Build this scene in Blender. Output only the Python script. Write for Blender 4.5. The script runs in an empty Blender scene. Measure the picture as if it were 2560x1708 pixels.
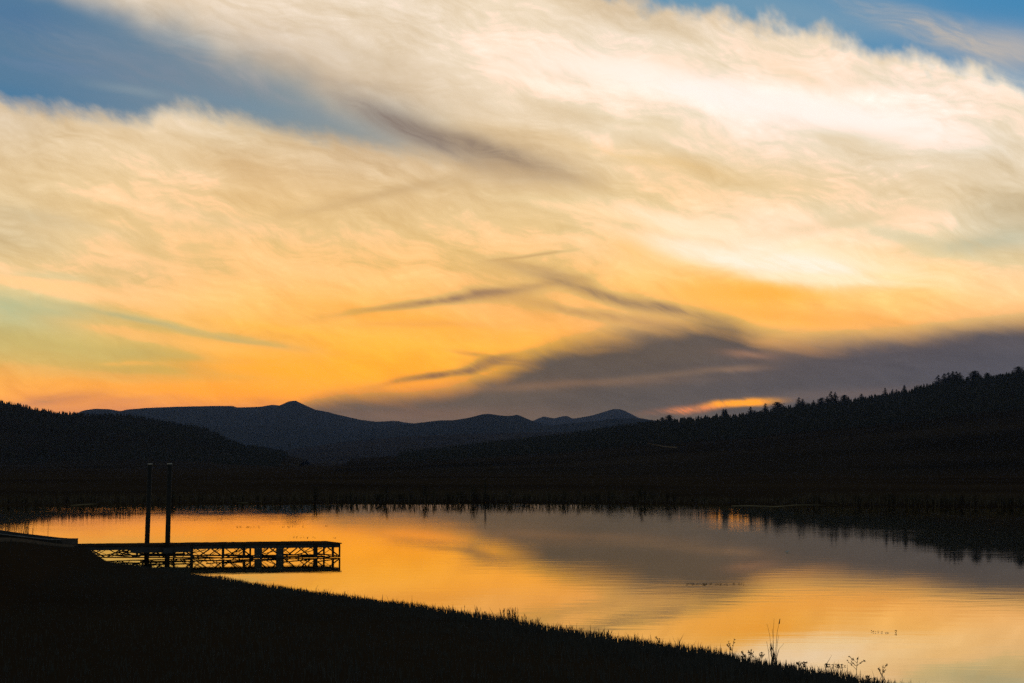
import bpy, math, random
import numpy as np
from mathutils import Vector, Matrix

S = bpy.context.scene
COL = S.collection
R = math.radians

# ------------------------------------------------------------------ camera
F = 6044.0          # focal length in photo pixels (85 mm on a 36 mm sensor, 2560 px wide)
EYE = 3.6           # eye height above the water
HOR = 1151.0        # photo row of the true horizon
PITCH = math.atan((HOR - 854.0) / F)
SP, CP = math.sin(PITCH), math.cos(PITCH)
cam = bpy.data.cameras.new('camera')
cam.lens = 85.0
cam.sensor_width = 36.0
cam.clip_start = 0.2
cam.clip_end = 60000.0
camo = bpy.data.objects.new('camera', cam)
camo.location = (0, 0, EYE)
camo.rotation_euler = (math.pi / 2 + PITCH, 0, 0)
COL.objects.link(camo)
S.camera = camo

S.view_settings.view_transform = 'Standard'
S.view_settings.look = 'None'
S.view_settings.exposure = 0.0
S.view_settings.gamma = 1.0
S.cycles.use_denoising = False
S.cycles.use_adaptive_sampling = True
S.cycles.adaptive_threshold = 0.02
S.cycles.max_bounces = 6
S.cycles.volume_bounces = 0


def ray(px, py):
    """photo pixel -> world direction with unit depth along +Y"""
    a = (px - 1280.0) / F
    b = (854.0 - py) / F
    x, y, z = a, CP - b * SP, SP + b * CP
    return x / y, z / y


def at(px, py, D):
    u, v = ray(px, py)
    return Vector((u * D, D, EYE + v * D))


def on_z(px, py, z=0.0):
    u, v = ray(px, py)
    D = (z - EYE) / v
    return Vector((u * D, D, z))


def azel(px, py):
    u, v = ray(px, py)
    return math.degrees(math.atan2(u, 1.0)), math.degrees(math.atan2(v, math.sqrt(1 + u * u)))


def lin(c):
    o = []
    for k in c[:3]:
        k = k / 255.0
        o.append(k / 12.92 if k <= 0.04045 else ((k + 0.055) / 1.055) ** 2.4)
    return (o[0], o[1], o[2], 1.0)


# ------------------------------------------------------------------ sky (world shader, laid out by azimuth and elevation)
W = bpy.data.worlds.new('World')
S.world = W
W.use_nodes = True
W.cycles.sampling_method = 'MANUAL'
W.cycles.sample_map_resolution = 512
nt = W.node_tree
nt.nodes.clear()
N, L = nt.nodes, nt.links


def mth(op, a, b=None, c=None, clamp=False):
    n = N.new('ShaderNodeMath')
    n.operation = op
    n.use_clamp = clamp
    for i, v in enumerate((a, b, c)):
        if v is None:
            continue
        if hasattr(v, 'links'):
            L.new(v, n.inputs[i])
        else:
            n.inputs[i].default_value = v
    return n.outputs[0]


def mixc(fac, a, b, mode='MIX'):
    n = N.new('ShaderNodeMix')
    n.data_type = 'RGBA'
    n.blend_type = mode
    n.clamp_factor = True
    for s, v in ((n.inputs[0], fac), (n.inputs[6], a), (n.inputs[7], b)):
        if hasattr(v, 'links'):
            L.new(v, s)
        else:
            s.default_value = v
    return n.outputs[2]


def comb(x, y, z=0.0):
    n = N.new('ShaderNodeCombineXYZ')
    for i, v in enumerate((x, y, z)):
        if hasattr(v, 'links'):
            L.new(v, n.inputs[i])
        else:
            n.inputs[i].default_value = v
    return n.outputs[0]


def combc(r, g, b):
    n = N.new('ShaderNodeCombineColor')
    for i, v in enumerate((r, g, b)):
        L.new(v, n.inputs[i])
    return n.outputs[0]


def noise(vec, scale=1.0, detail=4.0, rough=0.55, dist=0.0):
    n = N.new('ShaderNodeTexNoise')
    n.noise_dimensions = '2D'
    L.new(vec, n.inputs['Vector'])
    n.inputs['Scale'].default_value = scale
    n.inputs['Detail'].default_value = detail
    n.inputs['Roughness'].default_value = rough
    n.inputs['Distortion'].default_value = dist
    return n.outputs['Fac']


def mapping(vec, loc=(0, 0), rot=0.0, scl=(1, 1), kind='TEXTURE'):
    n = N.new('ShaderNodeMapping')
    n.vector_type = kind
    L.new(vec, n.inputs['Vector'])
    n.inputs['Location'].default_value = (loc[0], loc[1], 0)
    n.inputs['Rotation'].default_value = (0, 0, rot)
    n.inputs['Scale'].default_value = (scl[0], scl[1], 1)
    return n.outputs[0]


tc = N.new('ShaderNodeTexCoord')
sep = N.new('ShaderNodeSeparateXYZ')
L.new(tc.outputs['Generated'], sep.inputs[0])
DX, DY, DZ = sep.outputs
D2 = 180.0 / math.pi
AZ = mth('MULTIPLY', mth('ARCTAN2', DX, DY), D2)
EL = mth('MULTIPLY', mth('ARCSINE', DZ, clamp=False), D2)
PD = F / D2                              # photo pixels per degree
P = comb(AZ, EL)


def sstep(x, lo, hi):
    n = N.new('ShaderNodeMapRange')
    n.interpolation_type = 'SMOOTHSTEP'
    L.new(x, n.inputs['Value'])
    n.inputs['From Min'].default_value = lo
    n.inputs['From Max'].default_value = hi
    n.inputs['To Min'].default_value = 0
    n.inputs['To Max'].default_value = 1
    return n.outputs[0]


A0, A1 = -14.0, 14.0
E0, E1 = -0.5, 13.0


def fcurve(pts, vals_px=True):
    """FloatCurve over azimuth; pts = photo (x, y) pairs. Returns elevation (deg) of that line at each azimuth."""
    q = []
    for x, y in pts:
        if vals_px:
            a, e = azel(x, y)
            q.append(((a - A0) / (A1 - A0), (e - E0) / (E1 - E0)))
        else:
            a, _ = azel(x, 600)
            q.append(((a - A0) / (A1 - A0), y))
    n = N.new('ShaderNodeFloatCurve')
    c = n.mapping.curves[0]
    q.sort()
    q = [(min(1, max(0, a)), min(1, max(0, b))) for a, b in q]
    c.points[0].location = q[0]
    c.points[1].location = q[-1]
    for p in q[1:-1]:
        c.points.new(*p)
    n.mapping.use_clip = False
    n.mapping.update()
    L.new(mth('MULTIPLY', mth('SUBTRACT', AZW, A0), 1.0 / (A1 - A0), clamp=True), n.inputs['Value'])
    if not vals_px:
        return n.outputs[0]
    return mth('MULTIPLY_ADD', n.outputs[0], E1 - E0, E0)


# soft large bends first, then streaks that follow the bent coordinates
n_soft = noise(P, 0.42, 3.0, 0.5, 0.0)
n_bend = noise(mapping(P, loc=(9, 4), scl=(3.0, 1.6)), 1.0, 2.0, 0.5, 0.0)
BX = mth('MULTIPLY_ADD', mth('SUBTRACT', n_soft, 0.5), 1.8, AZ)
BY = mth('MULTIPLY_ADD', mth('SUBTRACT', n_bend, 0.5), 0.9, EL)
PB = comb(BX, BY)
n_flow = noise(mapping(PB, rot=R(-13), scl=(3.4, 0.62)), 1.0, 5.0, 0.52, 0.0)
n_fine = noise(mapping(PB, loc=(5, 3), rot=R(-22), scl=(0.85, 0.20)), 1.0, 4.0, 0.55, 0.0)
n_fib = noise(mapping(PB, loc=(1, 8), rot=R(-17), scl=(1.5, 0.085)), 1.0, 3.0, 0.6, 0.0)
n_fib2 = noise(mapping(PB, loc=(6, 2), rot=R(9), scl=(1.1, 0.11)), 1.0, 2.0, 0.55, 0.0)
n_lump = noise(mapping(P, loc=(3, 1), rot=R(20), scl=(0.62, 0.95)), 1.0, 3.0, 0.5, 0.0)
n_puff = noise(mapping(P, loc=(2, 7), rot=R(-38), scl=(1.1, 0.5)), 1.0, 8.0, 0.62, 0.0)

# warped coordinates
wx = mth('MULTIPLY', mth('SUBTRACT', n_soft, 0.5), 1.2)
wy = mth('MULTIPLY', mth('SUBTRACT', n_flow, 0.5), 0.42)
AZW = mth('ADD', AZ, wx)
ELW = mth('ADD', EL, wy)
AZW0 = AZW
AZB = mth('MULTIPLY_ADD', wx, 0.45, AZ)
ELB = mth('MULTIPLY_ADD', wy, 0.45, EL)

# base sheet: colours by elevation in nine azimuths
ROWS = [0, 150, 300, 450, 600, 700, 800, 900, 980, 1050]
GRID = {
    0:    [(228, 208, 190), (226, 205, 185), (226, 203, 176), (236, 208, 168), (222, 197, 158), (246, 214, 158), (205, 192, 140), (222, 184, 108), (240, 172, 80), (205, 142, 100)],
    320:  [(232, 212, 192), (228, 208, 188), (238, 214, 184), (244, 213, 168), (243, 208, 155), (240, 202, 144), (238, 196, 120), (214, 180, 104), (238, 166, 72), (195, 132, 98)],
    640:  [(238, 218, 196), (222, 200, 180), (222, 198, 168), (234, 198, 152), (243, 204, 144), (248, 205, 132), (250, 198, 104), (245, 182, 72), (250, 170, 48), (185, 125, 88)],
    960:  [(243, 225, 204), (236, 216, 194), (215, 190, 165), (232, 200, 160), (243, 205, 146), (250, 204, 128), (250, 192, 92), (254, 186, 52), (246, 168, 56), (150, 108, 88)],
    1280: [(240, 220, 194), (251, 233, 210), (236, 212, 182), (222, 190, 150), (243, 206, 148), (240, 193, 124), (244, 186, 100), (252, 184, 60), (225, 152, 70), (120, 98, 88)],
    1600: [(222, 198, 172), (252, 238, 218), (250, 234, 210), (242, 212, 168), (250, 224, 176), (250, 204, 124), (238, 184, 112), (225, 165, 90), (160, 120, 90), (118, 96, 88)],
    1920: [(236, 214, 192), (248, 230, 206), (254, 246, 232), (240, 212, 172), (255, 240, 208), (254, 208, 120), (250, 196, 104), (215, 160, 110), (130, 105, 98), (118, 98, 92)],
    2240: [(240, 220, 195), (246, 228, 206), (254, 245, 230), (240, 216, 184), (248, 226, 188), (255, 218, 146), (244, 192, 116), (180, 140, 115), (110, 95, 100), (110, 95, 98)],
    2560: [(240, 222, 200), (245, 228, 206), (242, 224, 200), (228, 208, 180), (220, 202, 172), (248, 218, 166), (236, 190, 130), (130, 110, 112), (95, 86, 102), (95, 86, 102)],
}
xs_g = sorted(GRID)
prev = None
elf = mth('MULTIPLY', mth('SUBTRACT', ELW, E0), 1.0 / (E1 - E0), clamp=True)
for i, gx in enumerate(xs_g):
    rmp = N.new('ShaderNodeValToRGB')
    rmp.color_ramp.interpolation = 'B_SPLINE' if False else 'CARDINAL'
    els = rmp.color_ramp.elements
    stops = []
    for ry, c in zip(ROWS, GRID[gx]):
        a, e = azel(gx, ry)
        stops.append(((e - E0) / (E1 - E0), lin(c)))
    stops.sort(key=lambda t: t[0])
    els[0].position, els[0].color = stops[0]
    els[1].position, els[1].color = stops[-1]
    for p_, c_ in stops[1:-1]:
        e_ = els.new(p_)
        e_.color = c_
    L.new(elf, rmp.inputs[0])
    if prev is None:
        prev = rmp.outputs[0]
    else:
        a0 = azel(xs_g[i - 1], 600)[0]
        a1 = azel(gx, 600)[0]
        prev = mixc(sstep(AZW, a0, a1), prev, rmp.outputs[0])
sky = prev

# streak and mottle texture over the whole sheet
tex = mth('ADD', mth('MULTIPLY', mth('SUBTRACT', n_flow, 0.5), 0.74), mth('MULTIPLY', mth('SUBTRACT', n_fine, 0.5), 0.26))
tex = mth('MULTIPLY_ADD', mth('SUBTRACT', n_puff, 0.5), 0.36, tex)
tex = mth('MULTIPLY_ADD', mth('SUBTRACT', n_fib, 0.5), 0.10, tex)
tex = mth('MULTIPLY_ADD', mth('SUBTRACT', n_fib2, 0.5), mth('MULTIPLY', sstep(n_puff, 0.4, 0.65), 0.22), tex)
up_amt = mth('MULTIPLY_ADD', sstep(EL, 2.0, 7.0), 0.30, 0.50)
gain = mth('MULTIPLY_ADD', tex, up_amt, 1.0)
gl = combc(mth('POWER', gain, 0.75), gain, mth('POWER', gain, 1.35))
sky = mixc(1.0, sky, gl, 'MULTIPLY')


def edge(curve, soft_px, noise_deg=None, above=True):
    d = mth('SUBTRACT', ELN, curve) if above else mth('SUBTRACT', curve, ELN)
    if noise_deg is not None:
        d = mth('ADD', d, noise_deg)
    s = soft_px / PD
    return sstep(d, -s, s)


ELN = EL
AZS = AZW
lump = mth('MULTIPLY', mth('SUBTRACT', n_lump, 0.5), 0.95)
fringe = mth('ADD', mth('MULTIPLY', mth('SUBTRACT', n_fine, 0.5), 0.16), mth('MULTIPLY', mth('SUBTRACT', n_puff, 0.5), 0.5))


MOD = mth('ADD', sstep(n_fine, 0.3, 0.7), mth('MULTIPLY', mth('SUBTRACT', n_fib, 0.5), 1.1))


def blob(col, alpha, cx, cy, lx, ly, tilt, color, warped=True, sharp=2.0, tex_amt=0.0):
    """soft ellipse at a photo position; lx, ly half sizes in photo px, tilt in degrees (positive: right end goes down)"""
    a, e = azel(cx, cy)
    ax, ay = (AZB, ELB) if warped else (AZ, EL)
    t = R(-tilt)
    ct, st, kx, ky = math.cos(t), math.sin(t), PD / lx, PD / ly
    u = mth('MULTIPLY_ADD', ax, ct * kx, mth('MULTIPLY_ADD', ay, st * kx, -(a * ct + e * st) * kx))
    v = mth('MULTIPLY_ADD', ax, -st * ky, mth('MULTIPLY_ADD', ay, ct * ky, -(-a * st + e * ct) * ky))
    q = mth('MULTIPLY_ADD', u, u, mth('MULTIPLY', v, v))
    if sharp != 2.0:
        q = mth('POWER', q, sharp / 2.0)
    g = mth('POWER', 0.42, q)
    if tex_amt:
        g = mth('MULTIPLY', g, mth('MULTIPLY_ADD', MOD, tex_amt * 2, 1 - tex_amt))
    return mixc(mth('MULTIPLY', g, alpha, clamp=True), col, lin(color))


AZW_keep = AZW
AZW = AZ
# ---- blue gap at the upper right behind the long cloud
cvTR = fcurve([(1250, -120), (1400, -50), (1560, -15), (1680, 15), (1800, 42), (1900, 58), (2080, 92), (2200, 122), (2330, 150), (2450, 180), (2560, 215), (2720, 290)])
mTR = edge(cvTR, 34, mth('ADD', lump, mth('MULTIPLY', mth('SUBTRACT', n_puff, 0.5), 0.4)))
rampb = mixc(sstep(AZ, azel(1700, 0)[0], azel(2560, 0)[0]), lin((108, 152, 188)), lin((72, 138, 192)))
rampb = blob(rampb, 0.75, 2390, 95, 230, 34, 19, (186, 180, 182), tex_amt=0.3)
rampb = blob(rampb, 0.55, 2540, 120, 120, 42, 10, (205, 190, 182))
rampb = blob(rampb, 0.4, 2050, 50, 200, 30, 15, (140, 165, 190))
sky = mixc(mTR, sky, rampb)

# ---- blue wedge at the left
cvL = fcurve([(-300, 215), (0, 250), (100, 268), (200, 286), (330, 306), (350, 303), (405, 276), (455, 268), (560, 288), (700, 326), (850, 352), (1000, 378), (1150, 400), (1300, 440)])
cvU = fcurve([(-300, -240), (-100, -120), (50, -40), (150, 2), (300, 60), (450, 112), (600, 168), (750, 232), (900, 290), (1050, 342), (1200, 392), (1300, 430)])
cvU = mth('ADD', cvU, 0.32)
mL = edge(cvL, 34, mth('ADD', fringe, mth('MULTIPLY', lump, 0.28)))
mU = edge(cvU, 80, mth('MULTIPLY', mth('SUBTRACT', n_soft, 0.5), 1.2), above=False)
av = fcurve([(-300, 1), (0, 1), (300, 0.98), (550, 0.96), (750, 0.90), (900, 0.76), (1020, 0.52), (1150, 0.2), (1260, 0)], vals_px=False)
mW = mth('MULTIPLY', mth('MULTIPLY', mL, mU), av)
wb = mixc(sstep(AZ, azel(50, 0)[0], azel(900, 0)[0]), lin((88, 126, 164)), lin((126, 146, 162)))
wb = blob(wb, 0.55, 420, 200, 330, 55, 12, (122, 136, 160), tex_amt=0.3)
wb = blob(wb, 0.6, 0, 250, 160, 30, 8, (66, 124, 172))
wb = blob(wb, 0.45, 620, 262, 200, 24, 10, (100, 140, 172))
wb = blob(wb, 0.45, 210, 110, 200, 26, 14, (116, 138, 168), tex_amt=0.5)
wb = blob(wb, 0.40, 120, 165, 160, 16, 6, (104, 132, 170), tex_amt=0.5)
wb = blob(wb, 0.45, 560, 170, 180, 26, 22, (150, 154, 168), tex_amt=0.4)
wb = blob(wb, 0.5, 40, 40, 120, 40, 10, (74, 116, 164))
wb = blob(wb, 0.35, 330, 228, 90, 10, 8, (150, 165, 180))
sky = mixc(mW, sky, wb)
AZW = AZW_keep

# ---- shaded and bright streaks
B = [
    # alpha, cx, cy, lx, ly, tilt, colour, sharp
    (0.35, 760, 160, 260, 50, 24, (196, 180, 170), 2),
    (0.92, 1030, 322, 180, 27, 24, (142, 127, 123), 2),
    (0.88, 1240, 382, 170, 24, 18, (148, 128, 116), 2),
    (0.45, 1330, 425, 130, 24, 8, (190, 160, 128), 2),
    (0.35, 880, 140, 130, 40, 20, (214, 196, 178), 2),
    (0.30, 1150, 250, 200, 40, 22, (214, 190, 164), 2),
    (0.45, 930, 490, 200, 13, -13, (196, 160, 118), 2),
    (0.25, 1130, 455, 120, 14, -8, (200, 168, 128), 2),
    (0.30, 620, 430, 260, 24, 14, (222, 184, 136), 2),
    (0.35, 420, 520, 260, 18, 12, (252, 224, 180), 2),
    (0.30, 640, 640, 340, 16, 13, (252, 214, 152), 2),
    (0.25, 450, 650, 220, 14, 13, (226, 184, 124), 2),
    (0.35, 100, 545, 160, 20, 10, (212, 194, 164), 2),
    (0.40, 80, 690, 130, 10, 4, (190, 190, 160), 2),
    (0.80, 130, 716, 190, 19, 9, (252, 214, 152), 2.6),
    (0.65, 20, 765, 180, 30, 9, (180, 190, 156), 2),
    (0.60, 330, 798, 220, 9, 11, (178, 178, 138), 2),
    (0.55, 610, 852, 150, 9, 8, (190, 170, 120), 2),
    (0.60, 260, 825, 120, 13, 10, (246, 200, 128), 2),
    (0.50, 480, 858, 180, 14, 8, (250, 194, 104), 2),
    (0.42, 120, 865, 230, 30, 6, (208, 190, 120), 2),
    (0.50, 420, 890, 190, 12, 5, (202, 178, 108), 2),
    (0.55, 500, 935, 240, 18, 4, (206, 174, 92), 2),
    (0.45, 330, 910, 80, 7, 0, (244, 190, 90), 2),
    (0.60, 520, 978, 300, 12, 3, (252, 170, 44), 2),
    (0.50, 130, 1003, 120, 12, -8, (176, 124, 100), 2),
    (0.35, 330, 1000, 90, 10, -6, (200, 140, 100), 2),
    (0.70, 700, 925, 160, 35, 5, (255, 178, 36), 2),
    (0.50, 760, 835, 200, 12, 8, (255, 198, 78), 2),
    (0.60, 1080, 815, 240, 24, 10, (253, 184, 70), 2),
    (0.25, 1050, 810, 170, 8, 0, (200, 148, 92), 2),
    # bright upper band
    (0.85, 1480, 170, 190, 40, 6, (255, 246, 230), 2),
    (0.95, 1830, 240, 260, 36, 12, (255, 251, 243), 2.4),
    (0.95, 2130, 300, 300, 42, 12, (255, 251, 243), 2.4),
    (0.45, 2000, 190, 90, 22, 25, (238, 208, 170), 2),
    (0.35, 2130, 200, 70, 20, 20, (238, 214, 184), 2),
    (0.30, 1700, 160, 120, 24, 15, (240, 212, 180), 2),
    (0.45, 2520, 230, 120, 40, 20, (252, 238, 218), 2),
    (0.45, 1400, 280, 160, 22, 16, (222, 196, 164), 2),
    (0.40, 1650, 320, 170, 26, 10, (244, 222, 188), 2),
    (0.40, 1560, 292, 40, 8, 12, (255, 242, 220), 2),
    (0.45, 2120, 350, 140, 26, 6, (226, 198, 160), 2),
    (0.35, 2330, 420, 190, 26, 4, (228, 206, 176), 2),
    (0.45, 1620, 400, 250, 22, 12, (240, 200, 140), 2),
    (0.35, 1850, 400, 120, 40, 40, (238, 210, 170), 2),
    (0.40, 2080, 560, 260, 20, -10, (226, 192, 148), 2),
    (0.50, 2470, 605, 150, 22, -9, (186, 188, 170), 2),
    (0.40, 2290, 600, 130, 16, 14, (200, 192, 164), 2),
    # white glow where the sun hides
    (0.60, 1500, 530, 190, 18, 10, (255, 232, 186), 2),
    (0.80, 1730, 570, 190, 20, 16, (255, 240, 208), 2),
    (0.90, 1800, 645, 200, 22, 15, (255, 248, 226), 2.4),
    (0.90, 2010, 660, 170, 40, 8, (255, 249, 230), 2.6),
    (0.75, 2080, 700, 200, 14, 3, (255, 244, 206), 3),
    (0.60, 2180, 655, 190, 20, 14, (255, 240, 200), 2),
    (0.50, 2050, 600, 130, 10, -14, (255, 236, 196), 2),
    (0.40, 1590, 620, 90, 40, 20, (250, 198, 108), 2),
    (0.75, 1900, 738, 130, 18, 2, (250, 184, 74), 2.4),
    (0.60, 1960, 790, 160, 20, 8, (246, 178, 74), 2),
    (0.50, 2160, 800, 160, 16, 4, (246, 182, 88), 2),
    (0.55, 1780, 740, 90, 26, 12, (252, 192, 92), 2),
    # grey wisps above the dark bank
    (0.70, 1130, 746, 220, 9, -9, (150, 116, 96), 2),
    (0.60, 1215, 736, 90, 15, -4, (158, 124, 100), 2),
    (0.55, 1330, 640, 80, 4, -9, (190, 148, 104), 2),
    (0.45, 1380, 685, 110, 11, 12, (166, 130, 100), 2),
    (0.65, 1470, 728, 150, 14, 16, (150, 120, 98), 2),
    (0.70, 1660, 768, 150, 16, 12, (140, 114, 98), 2),
    (0.60, 1440, 780, 150, 12, 10, (196, 148, 98), 2),
    (0.40, 1600, 800, 120, 12, 10, (176, 136, 104), 2),
    (0.75, 1110, 936, 130, 9, -10, (140, 100, 76), 2.4),
    (0.70, 1230, 905, 80, 14, -16, (132, 102, 86), 2.4),
    (0.45, 1180, 884, 50, 6, 12, (176, 124, 80), 2),
    (0.55, 1330, 910, 120, 13, 3, (132, 104, 88), 2),
]
for al, cx, cy, lx, ly, ti, c, sh in B:
    sky = blob(sky, al, cx, cy, lx, ly, ti, c, sharp=sh, tex_amt=0.18)

# ---- the long grey bank of cloud over the horizon
AZW = AZ
cvD = fcurve([(560, 1120), (700, 1050), (800, 1008), (900, 992), (1000, 988), (1100, 980), (1180, 965), (1260, 934), (1330, 898), (1400, 868), (1500, 850), (1600, 838), (1700, 822), (1780, 808), (1835, 816), (1880, 838), (1930, 854), (1990, 858), (2150, 856), (2300, 840), (2450, 820), (2560, 806), (2720, 780)])
AZW = AZW_keep
mD = edge(cvD, 40, mth('ADD', mth('MULTIPLY', mth('SUBTRACT', n_flow, 0.5), 0.55), mth('MULTIPLY', mth('SUBTRACT', n_puff, 0.5), 0.16)), above=False)
dk = mixc(sstep(AZ, azel(1150, 0)[0], azel(2500, 0)[0]), lin((91, 81, 77)), lin((80, 78, 91)))
dk = blob(dk, 0.7, 1640, 890, 230, 45, -6, (90, 80, 76), sharp=2.4)
dk = blob(dk, 0.5, 2300, 860, 260, 26, -4, (80, 74, 84))
dk = blob(dk, 0.55, 1400, 962, 260, 10, -2, (136, 104, 84))
dk = blob(dk, 0.5, 1060, 1040, 300, 22, 0, (132, 98, 84))
dk = blob(dk, 0.55, 1500, 1075, 420, 30, 0, (132, 108, 92))
dk = blob(dk, 0.45, 1875, 888, 60, 9, 6, (190, 138, 110))
dk = blob(dk, 0.40, 1850, 922, 70, 7, 0, (160, 124, 104))
dk = blob(dk, 0.45, 1700, 935, 200, 8, -6, (134, 108, 92))
dk = blob(dk, 0.45, 2150, 985, 260, 14, -2, (120, 100, 98))
dk = mixc(1.0, dk, combc(mth('MULTIPLY_ADD', tex, 0.55, 1.0), mth('MULTIPLY_ADD', tex, 0.55, 1.0), mth('MULTIPLY_ADD', tex, 0.55, 1.0)), 'MULTIPLY')
dk = blob(dk, 0.65, 1740, 1022, 90, 9, -6, (222, 136, 86), sharp=2.4, tex_amt=0.5)
dk = blob(dk, 1.0, 1856, 1008, 82, 10, -4, (255, 172, 30), sharp=3.0, tex_amt=0.3)
sky = mixc(mth('MULTIPLY', mD, 0.97), sky, dk)

# the brightest clouds are brighter than the picture can show: their light still reaches the water
sc_ = N.new('ShaderNodeSeparateColor')
L.new(sky, sc_.inputs[0])
rr_, gg_, bb_ = sc_.outputs
hi = sstep(gg_, 0.45, 1.0)
# what the haze layer takes away on the way here, by elevation
HAZE_D, HAZE_TOP = 6.2e-5, 214.0
pl_ = mth('MINIMUM', mth('DIVIDE', HAZE_TOP, mth('MAXIMUM', DZ, 0.004)), 12500.0)
dep = mth('MULTIPLY', pl_, HAZE_D)
rr_ = mth('MULTIPLY', rr_, mth('MULTIPLY', mth('MULTIPLY_ADD', hi, 0.02, 0.96), mth('EXPONENT', dep)))
rr_ = mth('MULTIPLY', rr_, mth('MULTIPLY_ADD', sstep(rr_, 0.95, 1.05), 0.14, 1.0))
gg_ = mth('MULTIPLY', gg_, mth('MULTIPLY', mth('MULTIPLY_ADD', hi, 0.0, 0.962), mth('EXPONENT', mth('MULTIPLY', dep, 0.92))))
bb_ = mth('MULTIPLY', bb_, mth('MULTIPLY', mth('MULTIPLY_ADD', hi, 0.08, 0.885), mth('EXPONENT', mth('MULTIPLY', dep, 0.62))))
sky = combc(rr_, gg_, bb_)

# ---- away from the photographed part of the sky: dusk sky, physically based
nish = N.new('ShaderNodeTexSky')
nish.sky_type = 'NISHITA'
nish.sun_disc = False
nish.sun_elevation = R(1.4)
nish.sun_rotation = R(8.0)
bgN = N.new('ShaderNodeBackground')
L.new(nish.outputs[0], bgN.inputs[0])
bgN.inputs[1].default_value = 0.14
bgC = N.new('ShaderNodeBackground')
L.new(sky, bgC.inputs[0])
bgC.inputs[1].default_value = 1.0
offa = sstep(mth('ABSOLUTE', AZ), 13.0, 30.0)
offe = sstep(EL, 11.5, 22.0)
off = mth('MAXIMUM', offa, offe)
mx = N.new('ShaderNodeMixShader')
L.new(off, mx.inputs[0])
L.new(bgC.outputs[0], mx.inputs[1])
L.new(bgN.outputs[0], mx.inputs[2])
wo = N.new('ShaderNodeOutputWorld')
L.new(mx.outputs[0], wo.inputs[0])

#STRUCTURE
rnd = random.Random(7)
nrs = np.random.RandomState(11)


# ------------------------------------------------------------------ materials
def new_mat(name):
    m = bpy.data.materials.new(name)
    m.use_nodes = True
    return m, m.node_tree, m.node_tree.nodes['Principled BSDF']


def mat(name, c1, c2, scale=1.0, rough=0.8, metallic=0.0, bump=0.0, bscale=20.0, detail=6.0):
    m, t, p = new_mat(name)
    tc_ = t.nodes.new('ShaderNodeTexCoord')
    n = t.nodes.new('ShaderNodeTexNoise')
    n.inputs['Scale'].default_value = scale
    n.inputs['Detail'].default_value = detail
    t.links.new(tc_.outputs['Object'], n.inputs['Vector'])
    r = t.nodes.new('ShaderNodeValToRGB')
    r.color_ramp.elements[0].position = 0.35
    r.color_ramp.elements[1].position = 0.65
    r.color_ramp.elements[0].color = (*c1, 1)
    r.color_ramp.elements[1].color = (*c2, 1)
    t.links.new(n.outputs['Fac'], r.inputs[0])
    t.links.new(r.outputs[0], p.inputs['Base Color'])
    p.inputs['Roughness'].default_value = rough
    p.inputs['Metallic'].default_value = metallic
    p.inputs['Specular IOR Level'].default_value = 0.0 if rough >= 0.9 else (0.2 if not metallic else 0.5)
    if bump:
        n2 = t.nodes.new('ShaderNodeTexNoise')
        n2.inputs['Scale'].default_value = bscale
        n2.inputs['Detail'].default_value = 4
        t.links.new(tc_.outputs['Object'], n2.inputs['Vector'])
        b = t.nodes.new('ShaderNodeBump')
        b.inputs['Strength'].default_value = 0.6
        b.inputs['Distance'].default_value = bump
        t.links.new(n2.outputs['Fac'], b.inputs['Height'])
        t.links.new(b.outputs[0], p.inputs['Normal'])
    return m


M_GROUND = mat('dry_ground', (0.050, 0.033, 0.020), (0.085, 0.056, 0.032), 0.02, 1.0, bump=0.05, bscale=3)
M_SOIL = mat('soil', (0.03, 0.024, 0.017), (0.05, 0.04, 0.028), 1.2, 1.0, bump=0.02, bscale=14)
M_HILL = mat('forested_slope', (0.036, 0.027, 0.018), (0.075, 0.052, 0.032), 0.012, 1.0, bump=2.0, bscale=0.15)
M_MOUNT = mat('mountain_slope', (0.020, 0.028, 0.026), (0.04, 0.045, 0.038), 0.002, 1.0, bump=8.0, bscale=0.01)
M_TRACK = mat('pale_dirt', (0.26, 0.19, 0.12), (0.34, 0.25, 0.16), 0.5, 1.0)
M_PALE = mat('pale_strip', (0.20, 0.16, 0.09), (0.34, 0.27, 0.15), 0.5, 0.9)
M_BARK = mat('bark', (0.03, 0.022, 0.016), (0.06, 0.045, 0.032), 3, 0.95, bump=0.02)
M_NEEDLE = mat('needles', (0.045, 0.048, 0.040), (0.08, 0.078, 0.062), 0.8, 1.0)
M_LEAF = mat('shrub_leaves', (0.05, 0.05, 0.035), (0.09, 0.085, 0.055), 2.0, 1.0)
M_GRASS = mat('grass', (0.078, 0.080, 0.080), (0.11, 0.11, 0.108), 1.5, 1.0)
M_REED = mat('reed', (0.10, 0.082, 0.056), (0.16, 0.13, 0.085), 3.0, 0.8)
M_WEED = mat('water_weed', (0.03, 0.035, 0.012), (0.07, 0.06, 0.025), 3.0, 0.6)
M_WOOD = mat('weathered_planks', (0.05, 0.038, 0.028), (0.09, 0.07, 0.052), 6.0, 0.9, bump=0.004)
M_ALU = mat('painted_steel', (0.045, 0.058, 0.078), (0.07, 0.085, 0.11), 3.0, 0.65, 0.2, bump=0.002)
M_STEEL = mat('dark_steel', (0.02, 0.02, 0.022), (0.034, 0.033, 0.032), 5.0, 0.7, 0.2, bump=0.002)
M_CAP = mat('pale_cap', (0.75, 0.75, 0.74), (0.85, 0.85, 0.84), 5.0, 0.4)
M_CONC = mat('concrete', (0.16, 0.135, 0.115), (0.22, 0.19, 0.165), 2.5, 0.95, bump=0.004)
M_HULL = mat('boat_hull', (0.03, 0.033, 0.04), (0.05, 0.053, 0.06), 2.0, 0.7, 0.1)
M_GUNW = mat('gunwale', (0.25, 0.26, 0.28), (0.32, 0.33, 0.35), 2.0, 0.5, 0.4)

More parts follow.
